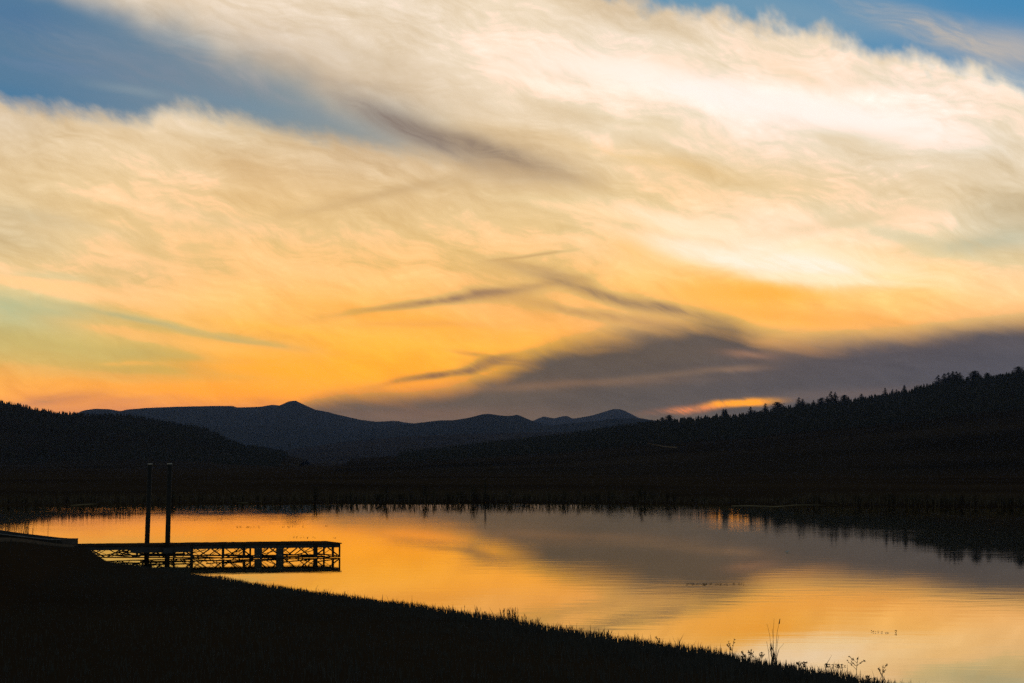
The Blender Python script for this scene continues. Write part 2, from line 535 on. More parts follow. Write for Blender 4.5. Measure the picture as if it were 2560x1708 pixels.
# water: clear, nearly still
M_WATER, t_, p_ = new_mat('water')
p_.inputs['Base Color'].default_value = (0.012, 0.014, 0.012, 1)
p_.inputs['Roughness'].default_value = 0.02
p_.inputs['IOR'].default_value = 1.333
p_.inputs['Specular IOR Level'].default_value = 0.5
p_.inputs['Coat Weight'].default_value = 1.0
p_.inputs['Coat Roughness'].default_value = 0.02
p_.inputs['Coat IOR'].default_value = 1.4
tcw = t_.nodes.new('ShaderNodeTexCoord')
mpw = t_.nodes.new('ShaderNodeMapping')
mpw.inputs['Scale'].default_value = (0.55, 1.0, 1.0)
t_.links.new(tcw.outputs['Object'], mpw.inputs['Vector'])
nw = t_.nodes.new('ShaderNodeTexNoise')
nw.inputs['Scale'].default_value = 1.1
nw.inputs['Detail'].default_value = 5
t_.links.new(mpw.outputs[0], nw.inputs['Vector'])
npatch = t_.nodes.new('ShaderNodeTexNoise')
npatch.inputs['Scale'].default_value = 0.045
npatch.inputs['Detail'].default_value = 2
t_.links.new(tcw.outputs['Object'], npatch.inputs['Vector'])
mrw = t_.nodes.new('ShaderNodeMapRange')
mrw.inputs['From Min'].default_value = 0.42
mrw.inputs['From Max'].default_value = 0.68
mrw.inputs['To Min'].default_value = 0.25
mrw.inputs['To Max'].default_value = 1.0
t_.links.new(npatch.outputs['Fac'], mrw.inputs['Value'])
mlw = t_.nodes.new('ShaderNodeMath')
mlw.operation = 'MULTIPLY'
t_.links.new(nw.outputs['Fac'], mlw.inputs[0])
t_.links.new(mrw.outputs[0], mlw.inputs[1])
bw = t_.nodes.new('ShaderNodeBump')
bw.inputs['Strength'].default_value = 1.0
bw.inputs['Distance'].default_value = 0.0034
t_.links.new(mlw.outputs[0], bw.inputs['Height'])
t_.links.new(bw.outputs[0], p_.inputs['Normal'])
t_.links.new(bw.outputs[0], p_.inputs['Coat Normal'])
# gold tint put into the mirror colour, so reflections come out warmer than the sky
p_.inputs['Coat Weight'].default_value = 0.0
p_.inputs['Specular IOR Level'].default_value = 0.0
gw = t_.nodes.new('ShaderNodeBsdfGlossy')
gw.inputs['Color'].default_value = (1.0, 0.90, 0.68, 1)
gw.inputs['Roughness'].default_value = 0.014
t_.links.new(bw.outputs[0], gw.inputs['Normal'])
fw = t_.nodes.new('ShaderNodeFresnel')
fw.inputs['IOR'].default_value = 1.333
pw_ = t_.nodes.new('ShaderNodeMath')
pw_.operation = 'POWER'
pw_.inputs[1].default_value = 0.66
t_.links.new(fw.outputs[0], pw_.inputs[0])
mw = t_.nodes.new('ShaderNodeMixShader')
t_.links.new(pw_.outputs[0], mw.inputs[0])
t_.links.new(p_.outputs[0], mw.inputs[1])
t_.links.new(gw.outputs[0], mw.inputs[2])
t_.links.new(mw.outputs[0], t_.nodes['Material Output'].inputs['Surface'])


# ------------------------------------------------------------------ mesh helpers
class MB:
    def __init__(s):
        s.v, s.f = [], []

    def add(s, vs, fs):
        o = len(s.v)
        s.v += [tuple(v) for v in vs]
        s.f += [tuple(i + o for i in f) for f in fs]

    def box(s, c, sx, sy, sz, ax=None, ay=None, az=None):
        """c centre; sx, sy, sz full sizes along unit axes"""
        c = Vector(c)
        ax = Vector(ax or (1, 0, 0))
        ay = Vector(ay or (0, 1, 0))
        az = Vector(az or (0, 0, 1))
        vs = [c + ax * sx * i / 2 + ay * sy * j / 2 + az * sz * k / 2 for k in (-1, 1) for j in (-1, 1) for i in (-1, 1)]
        s.add(vs, [(0, 2, 3, 1), (4, 5, 7, 6), (0, 1, 5, 4), (2, 6, 7, 3), (0, 4, 6, 2), (1, 3, 7, 5)])

    def tube(s, p0, p1, r0, r1=None, n=8, cap=True):
        p0, p1 = Vector(p0), Vector(p1)
        r1 = r0 if r1 is None else r1
        d = (p1 - p0).normalized()
        a = d.orthogonal().normalized()
        b = d.cross(a)
        vs = []
        for p, r in ((p0, r0), (p1, r1)):
            for k in range(n):
                t = 2 * math.pi * k / n
                vs.append(p + a * math.cos(t) * r + b * math.sin(t) * r)
        fs = [(k, (k + 1) % n, n + (k + 1) % n, n + k) for k in range(n)]
        if cap:
            fs += [tuple(reversed(range(n))), tuple(range(n, 2 * n))]
        s.add(vs, fs)

    def path(s, pts, r0, r1, n=5):
        m = len(pts) - 1
        for i in range(m):
            s.tube(pts[i], pts[i + 1], r0 + (r1 - r0) * i / m, r0 + (r1 - r0) * (i + 1) / m, n, cap=(i in (0, m - 1)))

    def build(s, name, m, parent=None, smooth=False):
        me = bpy.data.meshes.new(name)
        me.from_pydata(s.v, [], s.f)
        me.materials.append(m)
        if smooth:
            me.polygons.foreach_set('use_smooth', [True] * len(me.polygons))
        o = bpy.data.objects.new(name, me)
        COL.objects.link(o)
        if parent is not None:
            o.parent = parent
        return o


def grid_mesh(name, X, Y, Z, m):
    ny, nx = X.shape
    me = bpy.data.meshes.new(name)
    co = np.stack([X, Y, Z], -1).reshape(-1, 3).astype(np.float32)
    me.vertices.add(nx * ny)
    me.vertices.foreach_set('co', co.ravel())
    i = np.arange((ny - 1) * (nx - 1))
    r, c = i // (nx - 1), i % (nx - 1)
    a = r * nx + c
    q = np.stack([a, a + 1, a + nx + 1, a + nx], -1)
    me.loops.add(q.size)
    me.loops.foreach_set('vertex_index', q.ravel().astype(np.int32))
    me.polygons.add(len(q))
    me.polygons.foreach_set('loop_start', (np.arange(len(q)) * 4).astype(np.int32))
    me.polygons.foreach_set('use_smooth', np.ones(len(q), bool))
    me.update(calc_edges=True)
    me.validate()
    me.materials.append(m)
    o = bpy.data.objects.new(name, me)
    COL.objects.link(o)
    return o


def tri_mesh(name, V, m, nv=3, parent=None):
    """V: (n, nv, 3) array of separate faces"""
    V = np.asarray(V, np.float32)
    n = len(V)
    me = bpy.data.meshes.new(name)
    me.vertices.add(n * nv)
    me.vertices.foreach_set('co', V.ravel())
    me.loops.add(n * nv)
    me.loops.foreach_set('vertex_index', np.arange(n * nv, dtype=np.int32))
    me.polygons.add(n)
    me.polygons.foreach_set('loop_start', (np.arange(n) * nv).astype(np.int32))
    me.update(calc_edges=True)
    me.materials.append(m)
    o = bpy.data.objects.new(name, me)
    COL.objects.link(o)
    if parent is not None:
        o.parent = parent
    return o


def tag(o, label=None, cat=None, group=None, kind=None):
    if label:
        o['label'] = label
    if cat:
        o['category'] = cat
    if group:
        o['group'] = group
    if kind:
        o['kind'] = kind
    return o


def thing(name, label, cat, loc=(0, 0, 0), rz=0.0, group=None):
    o = bpy.data.objects.new(name, None)
    o.empty_display_size = 0.1
    o.location = loc
    o.rotation_euler = (0, 0, rz)
    COL.objects.link(o)
    return tag(o, label, cat, group)


def dup(root, loc, rz, scale, label, group):
    r = root.copy()
    COL.objects.link(r)
    r.location = loc
    r.rotation_euler = (0, 0, rz)
    r.scale = scale
    tag(r, label, None, group)
    for ch in list(root.children):
        c = ch.copy()
        COL.objects.link(c)
        c.parent = r
    return r


def vnoise(x, y, seed=0):
    """cheap smooth noise for heights"""
    x, y = np.asarray(x, float), np.asarray(y, float)
    rs = np.random.RandomState(seed)
    o = np.zeros(np.broadcast(x, y).shape)
    a = 1.0
    for k in range(5):
        for j in range(3):
            th = rs.rand() * 6.283
            f_ = (2 ** k) * (0.8 + 0.5 * rs.rand())
            o = o + a * np.sin((x * math.cos(th) + y * math.sin(th)) * f_ + rs.rand() * 6.283) / 3
        a *= 0.5
    return o


# ------------------------------------------------------------------ lake outline and ground
near_px = [(2560, 1800), (2200, 1724), (2100, 1704), (1900, 1669), (1700, 1630), (1500, 1604), (1300, 1568), (1150, 1541), (930, 1506), (700, 1476), (545, 1449)]
shore = [on_z(px, py)[:2] for px, py in near_px]
shore += [(-9.9, 76.0), (-11.6, 79.6), (-13.2, 82.6), (-14.0, 84.4), (-14.7, 86.5), (-15.6, 89.6), (-17.2, 91.0), (-20.5, 93.5), (-25, 97), (-33, 103), (-48, 112), (-66, 122), (-72, 145), (-62, 172), (-50, 187), (-40, 195), (-28, 203), (-14, 207), (0, 209), (10, 204), (21, 196), (34, 190), (50, 184), (66, 172), (82, 150), (88, 120), (80, 85), (60, 55), (38, 36), (20, 30)]
# subdivide and roughen
sh = []
for i in range(len(shore)):
    p, q = np.array(shore[i]), np.array(shore[(i + 1) % len(shore)])
    k = max(1, int(np.linalg.norm(q - p) / 0.8))
    for j in range(k):
        w = p + (q - p) * j / k
        sh.append(w)
sh = np.array(sh)
sm = sh.copy()
for _ in range(3):
    sm = (np.roll(sm, 1, 0) + sm * 2 + np.roll(sm, -1, 0)) / 4
sh = sm
nn = np.roll(sh, -1, 0) - np.roll(sh, 1, 0)
nn = np.stack([nn[:, 1], -nn[:, 0]], -1) / (np.linalg.norm(nn, axis=1, keepdims=True) + 1e-9)
sh = sh + nn * (0.18 * vnoise(sh[:, 0] * 0.9, sh[:, 1] * 0.9, 3))[:, None]


def sdist(x, y):
    """signed distance to the lake outline: positive on land"""
    P_ = np.stack([np.ravel(x), np.ravel(y)], -1)
    A = sh
    B_ = np.roll(sh, -1, 0)
    out = np.full(len(P_), 1e9)
    ins = np.zeros(len(P_), bool)
    for s0 in range(0, len(P_), 20000):
        p = P_[s0:s0 + 20000]
        best = np.full(len(p), 1e18)
        inside = np.zeros(len(p), bool)
        for a, b in zip(A, B_):
            ab = b - a
            t = np.clip(((p - a) @ ab) / (ab @ ab + 1e-12), 0, 1)
            d = p - a - t[:, None] * ab
            best = np.minimum(best, (d ** 2).sum(1))
            cr = (a[1] > p[:, 1]) != (b[1] > p[:, 1])
            if cr.any():
                xi = (b[0] - a[0]) * (p[:, 1] - a[1]) / (b[1] - a[1] + 1e-12) + a[0]
                inside ^= cr & (p[:, 0] < xi)
        out[s0:s0 + 20000] = np.sqrt(best)
        ins[s0:s0 + 20000] = inside
    out = np.where(ins, -out, out)
    return out.reshape(np.shape(x))


# path that leads down to the dock (pixel, distance)
DOCK_L = 86.0
path_pts = [at(150, 1364, 86.4), at(100, 1362, 83.5), at(50, 1355.5, 80.0), at(0, 1349, 76.0), at(-60, 1346, 70.0), at(-160, 1352, 60.0), at(-300, 1372, 48.0)]
path_pts = [Vector(p) for p in path_pts]


def path_info(x, y):
    best = np.full(np.shape(x), 1e9)
    zz = np.zeros(np.shape(x))
    for a, b in zip(path_pts[:-1], path_pts[1:]):
        ax, ay, bx, by = a.x, a.y, b.x, b.y
        t = np.clip(((x - ax) * (bx - ax) + (y - ay) * (by - ay)) / ((bx - ax) ** 2 + (by - ay) ** 2), 0, 1)
        d = np.hypot(x - ax - t * (bx - ax), y - ay - t * (by - ay))
        z = a.z + t * (b.z - a.z)
        zz = np.where(d < best, z, zz)
        best = np.minimum(best, d)
    return best, zz


def ground_z(x, y, sd=None):
    x, y = np.asarray(x, float), np.asarray(y, float)
    if sd is None:
        sd = sdist(x, y)
    land = 0.10 * (1 - np.exp(-np.maximum(sd, 0) / 0.25)) + 0.04 * np.clip(sd, 0, 46) * (y < 130) + 0.55 * (1 - np.exp(-np.maximum(sd, 0) / 14.0)) * (y >= 130)
    land = land + 0.03 * vnoise(x * 0.5, y * 0.5, 5) * np.clip(sd / 3, 0, 1)
    d, pz = path_info(x, y)
    w = np.exp(-(d / 1.75) ** 4) * np.clip(sd / 0.6 + 0.2, 0, 1)
    land = land * (1 - w) + (pz - 0.06) * w
    bed = -0.05 - 0.9 * (1 - np.exp(-np.maximum(-sd, 0) / 4.0))
    return np.where(sd > 0, land, bed)


def axis(lo, hi, step, out_lo, out_hi):
    a = list(np.arange(lo, hi + step / 2, step))
    s_, v = step, a[-1]
    while v < out_hi:
        s_ *= 1.35
        v = min(v + s_, out_hi)
        a.append(v)
    s_, v, pre = step, a[0], []
    while v > out_lo:
        s_ *= 1.35
        v = max(v - s_, out_lo)
        pre.append(v)
    return np.array(pre[::-1] + a)


gx = axis(-26, 14, 0.4, -11000, 11000)
gy = axis(28, 96, 0.4, -900, 12500)
# a finer band over the far shore
gy = np.unique(np.concatenate([gy, np.arange(150, 226, 2.0)]))
gx = np.unique(np.concatenate([gx, np.arange(-90, 100, 3.0)]))
GX, GY = np.meshgrid(gx, gy)
near = (np.abs(GX) < 160) & (GY > -60) & (GY < 330)
SD = np.full(GX.shape, 400.0)
SD[near] = sdist(GX[near], GY[near])
GZ = ground_z(GX, GY, SD)
gr = grid_mesh('ground', GX, GY, GZ, M_GROUND)
tag(gr, 'dark grassy ground sloping to the lake and flat field beyond', kind='structure')

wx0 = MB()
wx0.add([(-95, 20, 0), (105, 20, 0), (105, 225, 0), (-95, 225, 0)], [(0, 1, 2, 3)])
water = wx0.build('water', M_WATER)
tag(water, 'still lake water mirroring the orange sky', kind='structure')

# ------------------------------------------------------------------ hills
ridge_fn = {}


def ridge(name, prof, D, front, back, m, label, amp=0.0, aseed=1, step_px=6, base=0.0, power=1.3, kind='structure'):
    prof = sorted(prof)
    xs = np.arange(prof[0][0], prof[-1][0] + 1, step_px, dtype=float)
    ys = np.interp(xs, [p[0] for p in prof], [p[1] for p in prof])
    u = np.empty(len(xs))
    H = np.empty(len(xs))
    for i, (a, b) in enumerate(zip(xs, ys)):
        p = at(a, b, D)
        u[i], H[i] = p.x, p.z
    H = np.maximum(H, base)
    s_ = np.concatenate([np.linspace(-1, 0, 26), np.linspace(0, 1, 9)[1:]])
    Yv = np.where(s_ < 0, D + s_ * front, D + s_ * back)
    X, Yg = np.meshgrid(u, Yv)
    sh_ = np.where(s_ < 0, np.clip(1 + s_, 0, 1) ** power, np.clip(1 - s_, 0, 1) ** 1.1)
    Z = base + (H - base)[None, :] * sh_[:, None]
    X = X * (1 + (Yg - D) / D * 0.9)
    bumps = vnoise(X / D * 22, Yg / D * 22, aseed) * (H - base)[None, :] * amp * (4 * sh_ * (1 - sh_))[:, None]
    Z = Z + bumps
    Z[0] -= 2
    Z[-1] -= 2
    o = grid_mesh(name, X, Yg, Z, m)
    tag(o, label, kind=kind)

    def h(px, s):
        """a point on the slope: photo column, s in -1..1 across the ridge"""
        a = float(np.interp(px, xs, u))
        hh = float(np.interp(px, xs, H)) - base
        yy = D + s * front if s < 0 else D + s * back
        sv = max(0, 1 + s) ** power if s < 0 else max(0, 1 - s) ** 1.1
        xx = a * (1 + (yy - D) / D * 0.9)
        bb = float(vnoise(xx / D * 22, yy / D * 22, aseed)) * hh * amp * 4 * sv * (1 - sv)
        return Vector((xx, yy, base + hh * sv + bb))
    ridge_fn[name] = h
    return o


hill_L = [(-2600, 1149), (-2100, 1090), (-1500, 1010), (-1000, 975), (-700, 962), (-400, 975), (-200, 985), (0, 1007), (50, 1014), (73, 1023), (128, 1032), (183, 1038), (238, 1041), (311, 1040), (348, 1046), (403, 1057), (458, 1066), (505, 1072), (531, 1083), (567, 1101), (604, 1117), (640, 1122), (695, 1131), (735, 1143), (770, 1150)]
mount_B = [(-2800, 1149), (-1800, 1085), (-900, 1040), (0, 1046), (120, 1044), (185, 1036), (209, 1026), (238, 1022), (274, 1023), (300, 1028), (318, 1024), (366, 1020), (439, 1017), (531, 1015), (582, 1015), (593, 1019), (651, 1017), (681, 1012), (699, 1014), (721, 1004), (730, 1002.3), (740, 1002), (750, 1007), (787, 1024), (823, 1031), (849, 1038), (903, 1050), (942, 1054.6), (988, 1052), (1014, 1056.5), (1037, 1059), (1100, 1070), (1250, 1085), (1500, 1110), (1700, 1135)]
mount_C = [(800, 1100), (900, 1078), (1000, 1064), (1037, 1058.4), (1099, 1051), (1133, 1051), (1175, 1044), (1205, 1036), (1221, 1034.7), (1260, 1040), (1280, 1039.5), (1294, 1036.6), (1325, 1050), (1360, 1061), (1400, 1068), (1600, 1090), (1800, 1120)]
mount_D = [(1250, 1075), (1336, 1051), (1349, 1045), (1359, 1041), (1372, 1044), (1386, 1046), (1405, 1041), (1417, 1039.7), (1432, 1047), (1482, 1038.5), (1512, 1029), (1530, 1023.6), (1541, 1022.4), (1551, 1023.5), (1562, 1027), (1580, 1036), (1597, 1045), (1643, 1052), (1690, 1056), (1800, 1066), (2000, 1100), (2300, 1140)]
mount_E = [(1150, 1100), (1300, 1076), (1394, 1062), (1430, 1058), (1470, 1055), (1510, 1050), (1547, 1046), (1580, 1046), (1610, 1049), (1660, 1056), (1760, 1070), (1900, 1090), (2100, 1130)]
mount_F = [(500, 1149), (700, 1128), (850, 1106), (1000, 1092), (1120, 1086), (1250, 1082), (1400, 1080), (1500, 1078), (1700, 1080), (1900, 1100)]
hill_G = [(880, 1147), (950, 1142), (1100, 1132), (1200, 1120), (1300, 1110), (1400, 1099), (1470, 1088), (1560, 1074), (1650, 1063), (1747, 1054), (1800, 1050), (1844, 1049), (1875, 1042), (1921, 1035), (1960, 1029), (1998, 1024), (2057, 1018), (2095, 1014), (2153, 1006), (2211, 996), (2269, 986), (2308, 973), (2347, 968), (2405, 958), (2463, 951), (2502, 947), (2560, 936), (2800, 895), (3300, 840), (3800, 830), (4600, 900), (5400, 1040), (6000, 1146)]

ridge('mountain_far', mount_D, 9200, 2200, 1500, M_MOUNT, 'farthest hazy peak with two small summits beside it', 0.10, 2)
ridge('mountain_long', mount_B, 7000, 3200, 1500, M_MOUNT, 'long blue mountain with a small pointed summit', 0.12, 4)
ridge('mountain_middle', mount_C, 5600, 2400, 1200, M_MOUNT, 'rounded blue foothills in the middle of the skyline', 0.12, 6)
ridge('mountain_low', mount_E, 5000, 1800, 1200, M_MOUNT, 'low dark ridge in front of the far peak', 0.10, 8)
ridge('foothills', mount_F, 3600, 1200, 900, M_HILL, 'very low dark foothills behind the plain', 0.10, 9)
ridge('hill_wooded', hill_L, 1500, 650, 500, M_HILL, 'dark wooded hill falling away to the right', 0.14, 10)
ridge('hill_slope', hill_G, 1400, 950, 600, M_HILL, 'dark hillside rising to the right below a line of trees', 0.05, 12, power=1.15)


# ------------------------------------------------------------------ conifers
def conifer_mesh(seed, h, w, kind):
    """trunk mesh and crown mesh data. kind 0 spire, 1 broad, 2 ragged"""
    q = random.Random(seed)
    t = MB()
    t.tube((0, 0, -0.3), (0, 0, h * 0.93), h * 0.022, h * 0.004, 6)
    c = []
    z = h * q.uniform(0.05, 0.12)
    while z < h:
        f = z / h
        if kind == 0:
            r = w * (1 - f) ** 0.8 * q.uniform(0.75, 1.15)
        elif kind == 1:
            r = w * math.sqrt(max(0.02, 1 - ((f - 0.35) / 0.68) ** 2)) * q.uniform(0.75, 1.1)
        else:
            r = w * (1 - f) ** 0.6 * q.uniform(0.55, 1.15)
        n = max(5, int(9 * r / w) + 3)
        for k in range(n):
            a = q.uniform(0, 6.283)
            rr = r * q.uniform(0.6, 1.15) + 0.02 * h
            dz = -rr * q.uniform(0.05, 0.45) if kind != 1 else rr * q.uniform(-0.5, 0.1)
            bw_ = rr * q.uniform(0.28, 0.5)
            ca, sa = math.cos(a), math.sin(a)
            for m_ in range(3):
                f0, f1 = m_ / 3, (m_ + 1.25) / 3
                jit = q.uniform(-0.06, 0.06) * h * 0.5
                p0 = (ca * rr * f0, sa * rr * f0, z + dz * f0 + h * 0.02)
                pa = (ca * rr * f1 - sa * bw_ * (1.15 - f0) * 0.6, sa * rr * f1 + ca * bw_ * (1.15 - f0) * 0.6, z + dz * f1 + jit)
                pb = (ca * rr * f1 + sa * bw_ * (1.15 - f0) * 0.6, sa * rr * f1 - ca * bw_ * (1.15 - f0) * 0.6, z + dz * f1 - jit)
                c.append((p0, pa, pb))
        z += h * 0.035 * q.uniform(0.7, 1.3)
    for k in range(5):
        a = q.uniform(0, 6.283)
        c.append(((0, 0, h * 1.0), (math.cos(a) * w * 0.12, math.sin(a) * w * 0.12, h * 0.9), (math.cos(a + 2) * w * 0.12, math.sin(a + 2) * w * 0.12, h * 0.88)))
    return t, c


tree_label = {}


def make_tree(seed, w, kind, label, loc, rz, hgt, group):
    r = thing('pine_tree', label, 'tree', loc, rz, group)
    t, c = conifer_mesh(seed, 1.0, w, kind)
    t.build('trunk', M_BARK, r)
    tri_mesh('crown', c, M_NEEDLE, 3, r)
    r.scale = (hgt, hgt, hgt)
    return r


protos = {}
SHAPES = [(0.26, 0), (0.30, 0), (0.22, 2), (0.36, 1), (0.30, 2), (0.42, 1), (0.20, 0)]


def plant_tree(px, top, shape, label, wide=1.0, s=-0.01, group=None):
    """a tree on the right ridge: column, row of its tip"""
    base = ridge_fn['hill_slope'](px, s)
    tip = at(px, top, base.y)
    h = max(1.2, tip.z - base.z + 0.1)
    w, k = SHAPES[shape]
    rz = rnd.uniform(0, 6.28)
    if shape not in protos:
        protos[shape] = make_tree(100 + shape, w, k, label, base, rz, h, group)
        protos[shape].scale = (h * wide, h * wide, h)
        return protos[shape]
    return dup(protos[shape], base, rz, (h * wide, h * wide, h), label, group)


def r5(x, y):
    return 1650 + x * 0.3872, 900 + y * 0.3872


special = [
    ((60, 373), 5, 1.2, 'round topped tree standing alone at the low left end of the ridge'),
    ((14, 388), 3, 1.0, 'small tree nearest the mountain at the very start of the ridge'),
    ((365, 362), 1, 1.0, 'small pointed conifer just left of the blocky pair'),
    ((409, 334), 3, 0.55, 'left trunk of the blocky tall pair under the orange cloud'),
    ((425, 334), 3, 0.55, 'right trunk of the blocky tall pair under the orange cloud'),
    ((585, 320), 1, 1.1, 'small conifer right of the orange cloud, first step up of the ridge'),
    ((680, 298), 0, 1.2, 'slim spire directly below the right end of the orange cloud'),
    ((760, 290), 5, 1.5, 'broad rounded tree right of the orange cloud'),
    ((896, 260), 0, 1.3, 'pointed conifer at left of a joined group of two'),
    ((921, 271), 4, 1.2, 'shorter conifer leaning against its pointed neighbour'),
    ((990, 277), 1, 1.2, 'medium conifer between the pointed pair and the tall pair'),
    ((1042, 262), 5, 1.2, 'rounded bushy conifer left of the tallest pair'),
    ((1078, 254), 4, 1.0, 'short conifer touching the tallest pair on its left'),
    ((1104, 219), 0, 1.0, 'tallest conifer of the ridge, left one of the tall pair'),
    ((1130, 224), 1, 0.9, 'right one of the tallest pair of conifers'),
    ((1190, 244), 5, 1.2, 'broad conifer just right of the tallest pair'),
    ((1215, 252), 1, 1.0, 'narrow conifer after the broad one right of the tallest pair'),
    ((1300, 236), 4, 1.2, 'ragged conifer halfway between the tallest pair and the lone spire'),
    ((1453, 198), 0, 1.0, 'lone thin spire rising from the middle of the ridge'),
    ((1501, 207), 1, 1.0, 'first of two small points right of the lone spire'),
    ((1527, 208), 2, 1.1, 'second of two small points right of the lone spire'),
    ((1577, 180), 6, 1.2, 'slender conifer with a clear tip before the ridge steps up'),
    ((1796, 115), 0, 1.3, 'dark conical tree standing left of the high clump'),
    ((1836, 106), 1, 1.2, 'leftmost tree in the high clump of five'),
    ((1862, 99), 2, 1.3, 'second tree in the high clump of five'),
    ((1890, 90), 1, 1.3, 'highest tree in the clump of five on the upper ridge'),
    ((1914, 92), 0, 1.3, 'fourth tree in the high clump of five'),
    ((1936, 100), 4, 1.3, 'rightmost tree in the high clump of five'),
    ((2030, 88), 5, 1.4, 'broad crowned tree right of the clump of five'),
    ((2055, 98), 1, 1.3, 'smaller tree leaning on the broad crowned one'),
    ((2112, 100), 3, 1.3, 'rounded tree before the last rise of the ridge'),
    ((2316, 60), 5, 1.5, 'highest broad tree near the right edge of the picture'),
]
for (x, y), shp, wide, lab in special:
    px, py = r5(x, y)
    plant_tree(px, py - 7, shp, lab, wide * (1.05 if shp in (3, 5) else 1.6), s=-0.004)
crest = sorted([(p[0], p[1]) for p in hill_G])
topline = [(1640, 1057), (1650, 1055), (1747, 1047), (1800, 1048), (1844, 1041), (1875, 1032), (1921, 1027), (1960, 1021), (1998, 1016), (2057, 1009), (2095, 1006), (2153, 998), (2211, 988), (2269, 978), (2308, 965), (2347, 960), (2405, 951), (2463, 942), (2502, 938), (2560, 926), (2640, 915)]
px = 1644.0
nfill = 0
while px < 2625:
    ty = np.interp(px, [p[0] for p in topline], [p[1] for p in topline]) + rnd.uniform(-3, 11)
    plant_tree(px, ty, rnd.choice([1, 2, 3, 4, 5, 5, 3, 1]), 'small dark conifer in the even treeline along the ridge', rnd.uniform(1.0, 1.7), s=-rnd.uniform(0.0, 0.02), group='small trees of the ridge treeline')
    px += rnd.uniform(4.5, 10.5)
    nfill += 1


def forest(name, hill, pxr, srange, n, hr, label, seed):
    q = random.Random(seed)
    V = []
    for i in range(n):
        px_ = pxr[0] + (pxr[1] - pxr[0]) * q.random() ** 0.75
        s = -(srange[0] + (srange[1] - srange[0]) * q.random() ** 1.6)
        b = ridge_fn[hill](px_, s)
        h = q.uniform(*hr)
        w = h * q.uniform(0.18, 0.32)
        for lay in range(4):
            z0 = h * (0.08 + 0.23 * lay)
            ww = w * (1 - 0.2 * lay)
            a0 = q.uniform(0, 6.28)
            nn_ = 5
            apex = (b.x, b.y, b.z + min(h, z0 + h * 0.42))
            for k in range(nn_):
                a, a2 = a0 + 6.283 * k / nn_, a0 + 6.283 * (k + 1) / nn_
                j = q.uniform(0.75, 1.2)
                V.append((apex, (b.x + math.cos(a) * ww * j, b.y + math.sin(a) * ww * j, b.z + z0), (b.x + math.cos(a2) * ww, b.y + math.sin(a2) * ww, b.z + z0 - 0.03 * h)))
    o = tri_mesh(name, V, M_NEEDLE)
    tag(o, label, kind='stuff')
    return o


forest('forest', 'hill_wooded', (-60, 720), (0.0, 0.75), 6500, (1.1, 2.6), 'dense conifer forest covering the wooded hill', 3)
forest('forest', 'hill_slope', (1000, 2640), (0.012, 0.55), 7000, (1.6, 4.2), 'dense conifer forest on the upper part of the hillside', 5)

# pale dirt track on the hillside
tk = MB()
hs = ridge_fn['hill_slope']


def on_hill(px_, py_):
    best, bs = 1e9, None
    for i in range(200):
        s = -i / 200
        p = hs(px_, s)
        v = (p.z - EYE) / p.y
        b = SP + CP * 0
        cy = (v * CP - SP) / (CP + v * SP)
        row = 854 - F * cy
        if abs(row - py_) < best:
            best, bs = abs(row - py_), p
    return bs


cs = [(1540, 1102), (1565, 1105), (1590, 1109), (1615, 1116), (1636, 1121), (1660, 1123)]
pr = None
vs, fs = [], []
for i, (a, b) in enumerate(cs):
    p = on_hill(a, b)
    wdt = 3.2
    vs += [(p.x, p.y - wdt, p.z + 0.35), (p.x, p.y + wdt, p.z + 0.75)]
    if i:
        k = 2 * i
        fs.append((k - 2, k, k + 1, k - 1))
tk.add(vs, fs)
tag(tk.build('path', M_TRACK), 'pale dirt track slanting down the dark hillside', kind='structure')

#DETAILS
# ------------------------------------------------------------------ dock
NR = on_z(850.5, 1394)
P4 = on_z(461, 1399.3)
dd = (NR - P4).normalized()            # along the dock, towards its outer end
ww = Vector((-dd.y, dd.x, 0))          # towards the far side
WID = 2.22
ZT = 0.545                             # top of the planks


def s_of(px_):
    """distance from the outer near corner back along the near side at a photo column"""
    k = (px_ - 1280) / F / CP
    return (NR.x - k * NR.y) / (dd.x - k * dd.y)


LEN = s_of(158)


def dk_pt(s, w, z):
    return Vector((NR.x, NR.y, 0)) - dd * s + ww * w + Vector((0, 0, z))


dock = thing('dock', 'low plank dock on an open steel truss reaching into the lake', 'dock', (0, 0, 0))
m = MB()
s = -0.05
q = random.Random(3)
while s < LEN:
    pw = 0.138
    e0, e1 = q.uniform(-0.025, 0.012), q.uniform(-0.012, 0.025)
    m.box(dk_pt(s + pw / 2, WID / 2 + (e0 + e1) / 2, ZT - 0.018 + q.uniform(-0.004, 0.004)), pw, WID + 0.09 + (e1 - e0), 0.036, dd, ww)
    s += pw + 0.009
m.build('deck', M_WOOD, dock)
for w in (0.03, WID - 0.03):
    m = MB()
    m.box(dk_pt(LEN / 2, w, ZT - 0.105), LEN, 0.05, 0.135, dd, ww)
    m.box(dk_pt(LEN / 2, w + (-0.035 if w < 1 else 0.035), ZT - 0.045), LEN, 0.02, 0.012, dd, ww)
    m.build('side_beam', M_ALU, dock)
m = MB()
m.box(dk_pt(0.027, WID / 2, ZT - 0.105), 0.05, WID - 0.12, 0.13, dd, ww)
m.build('end_beam', M_ALU, dock)
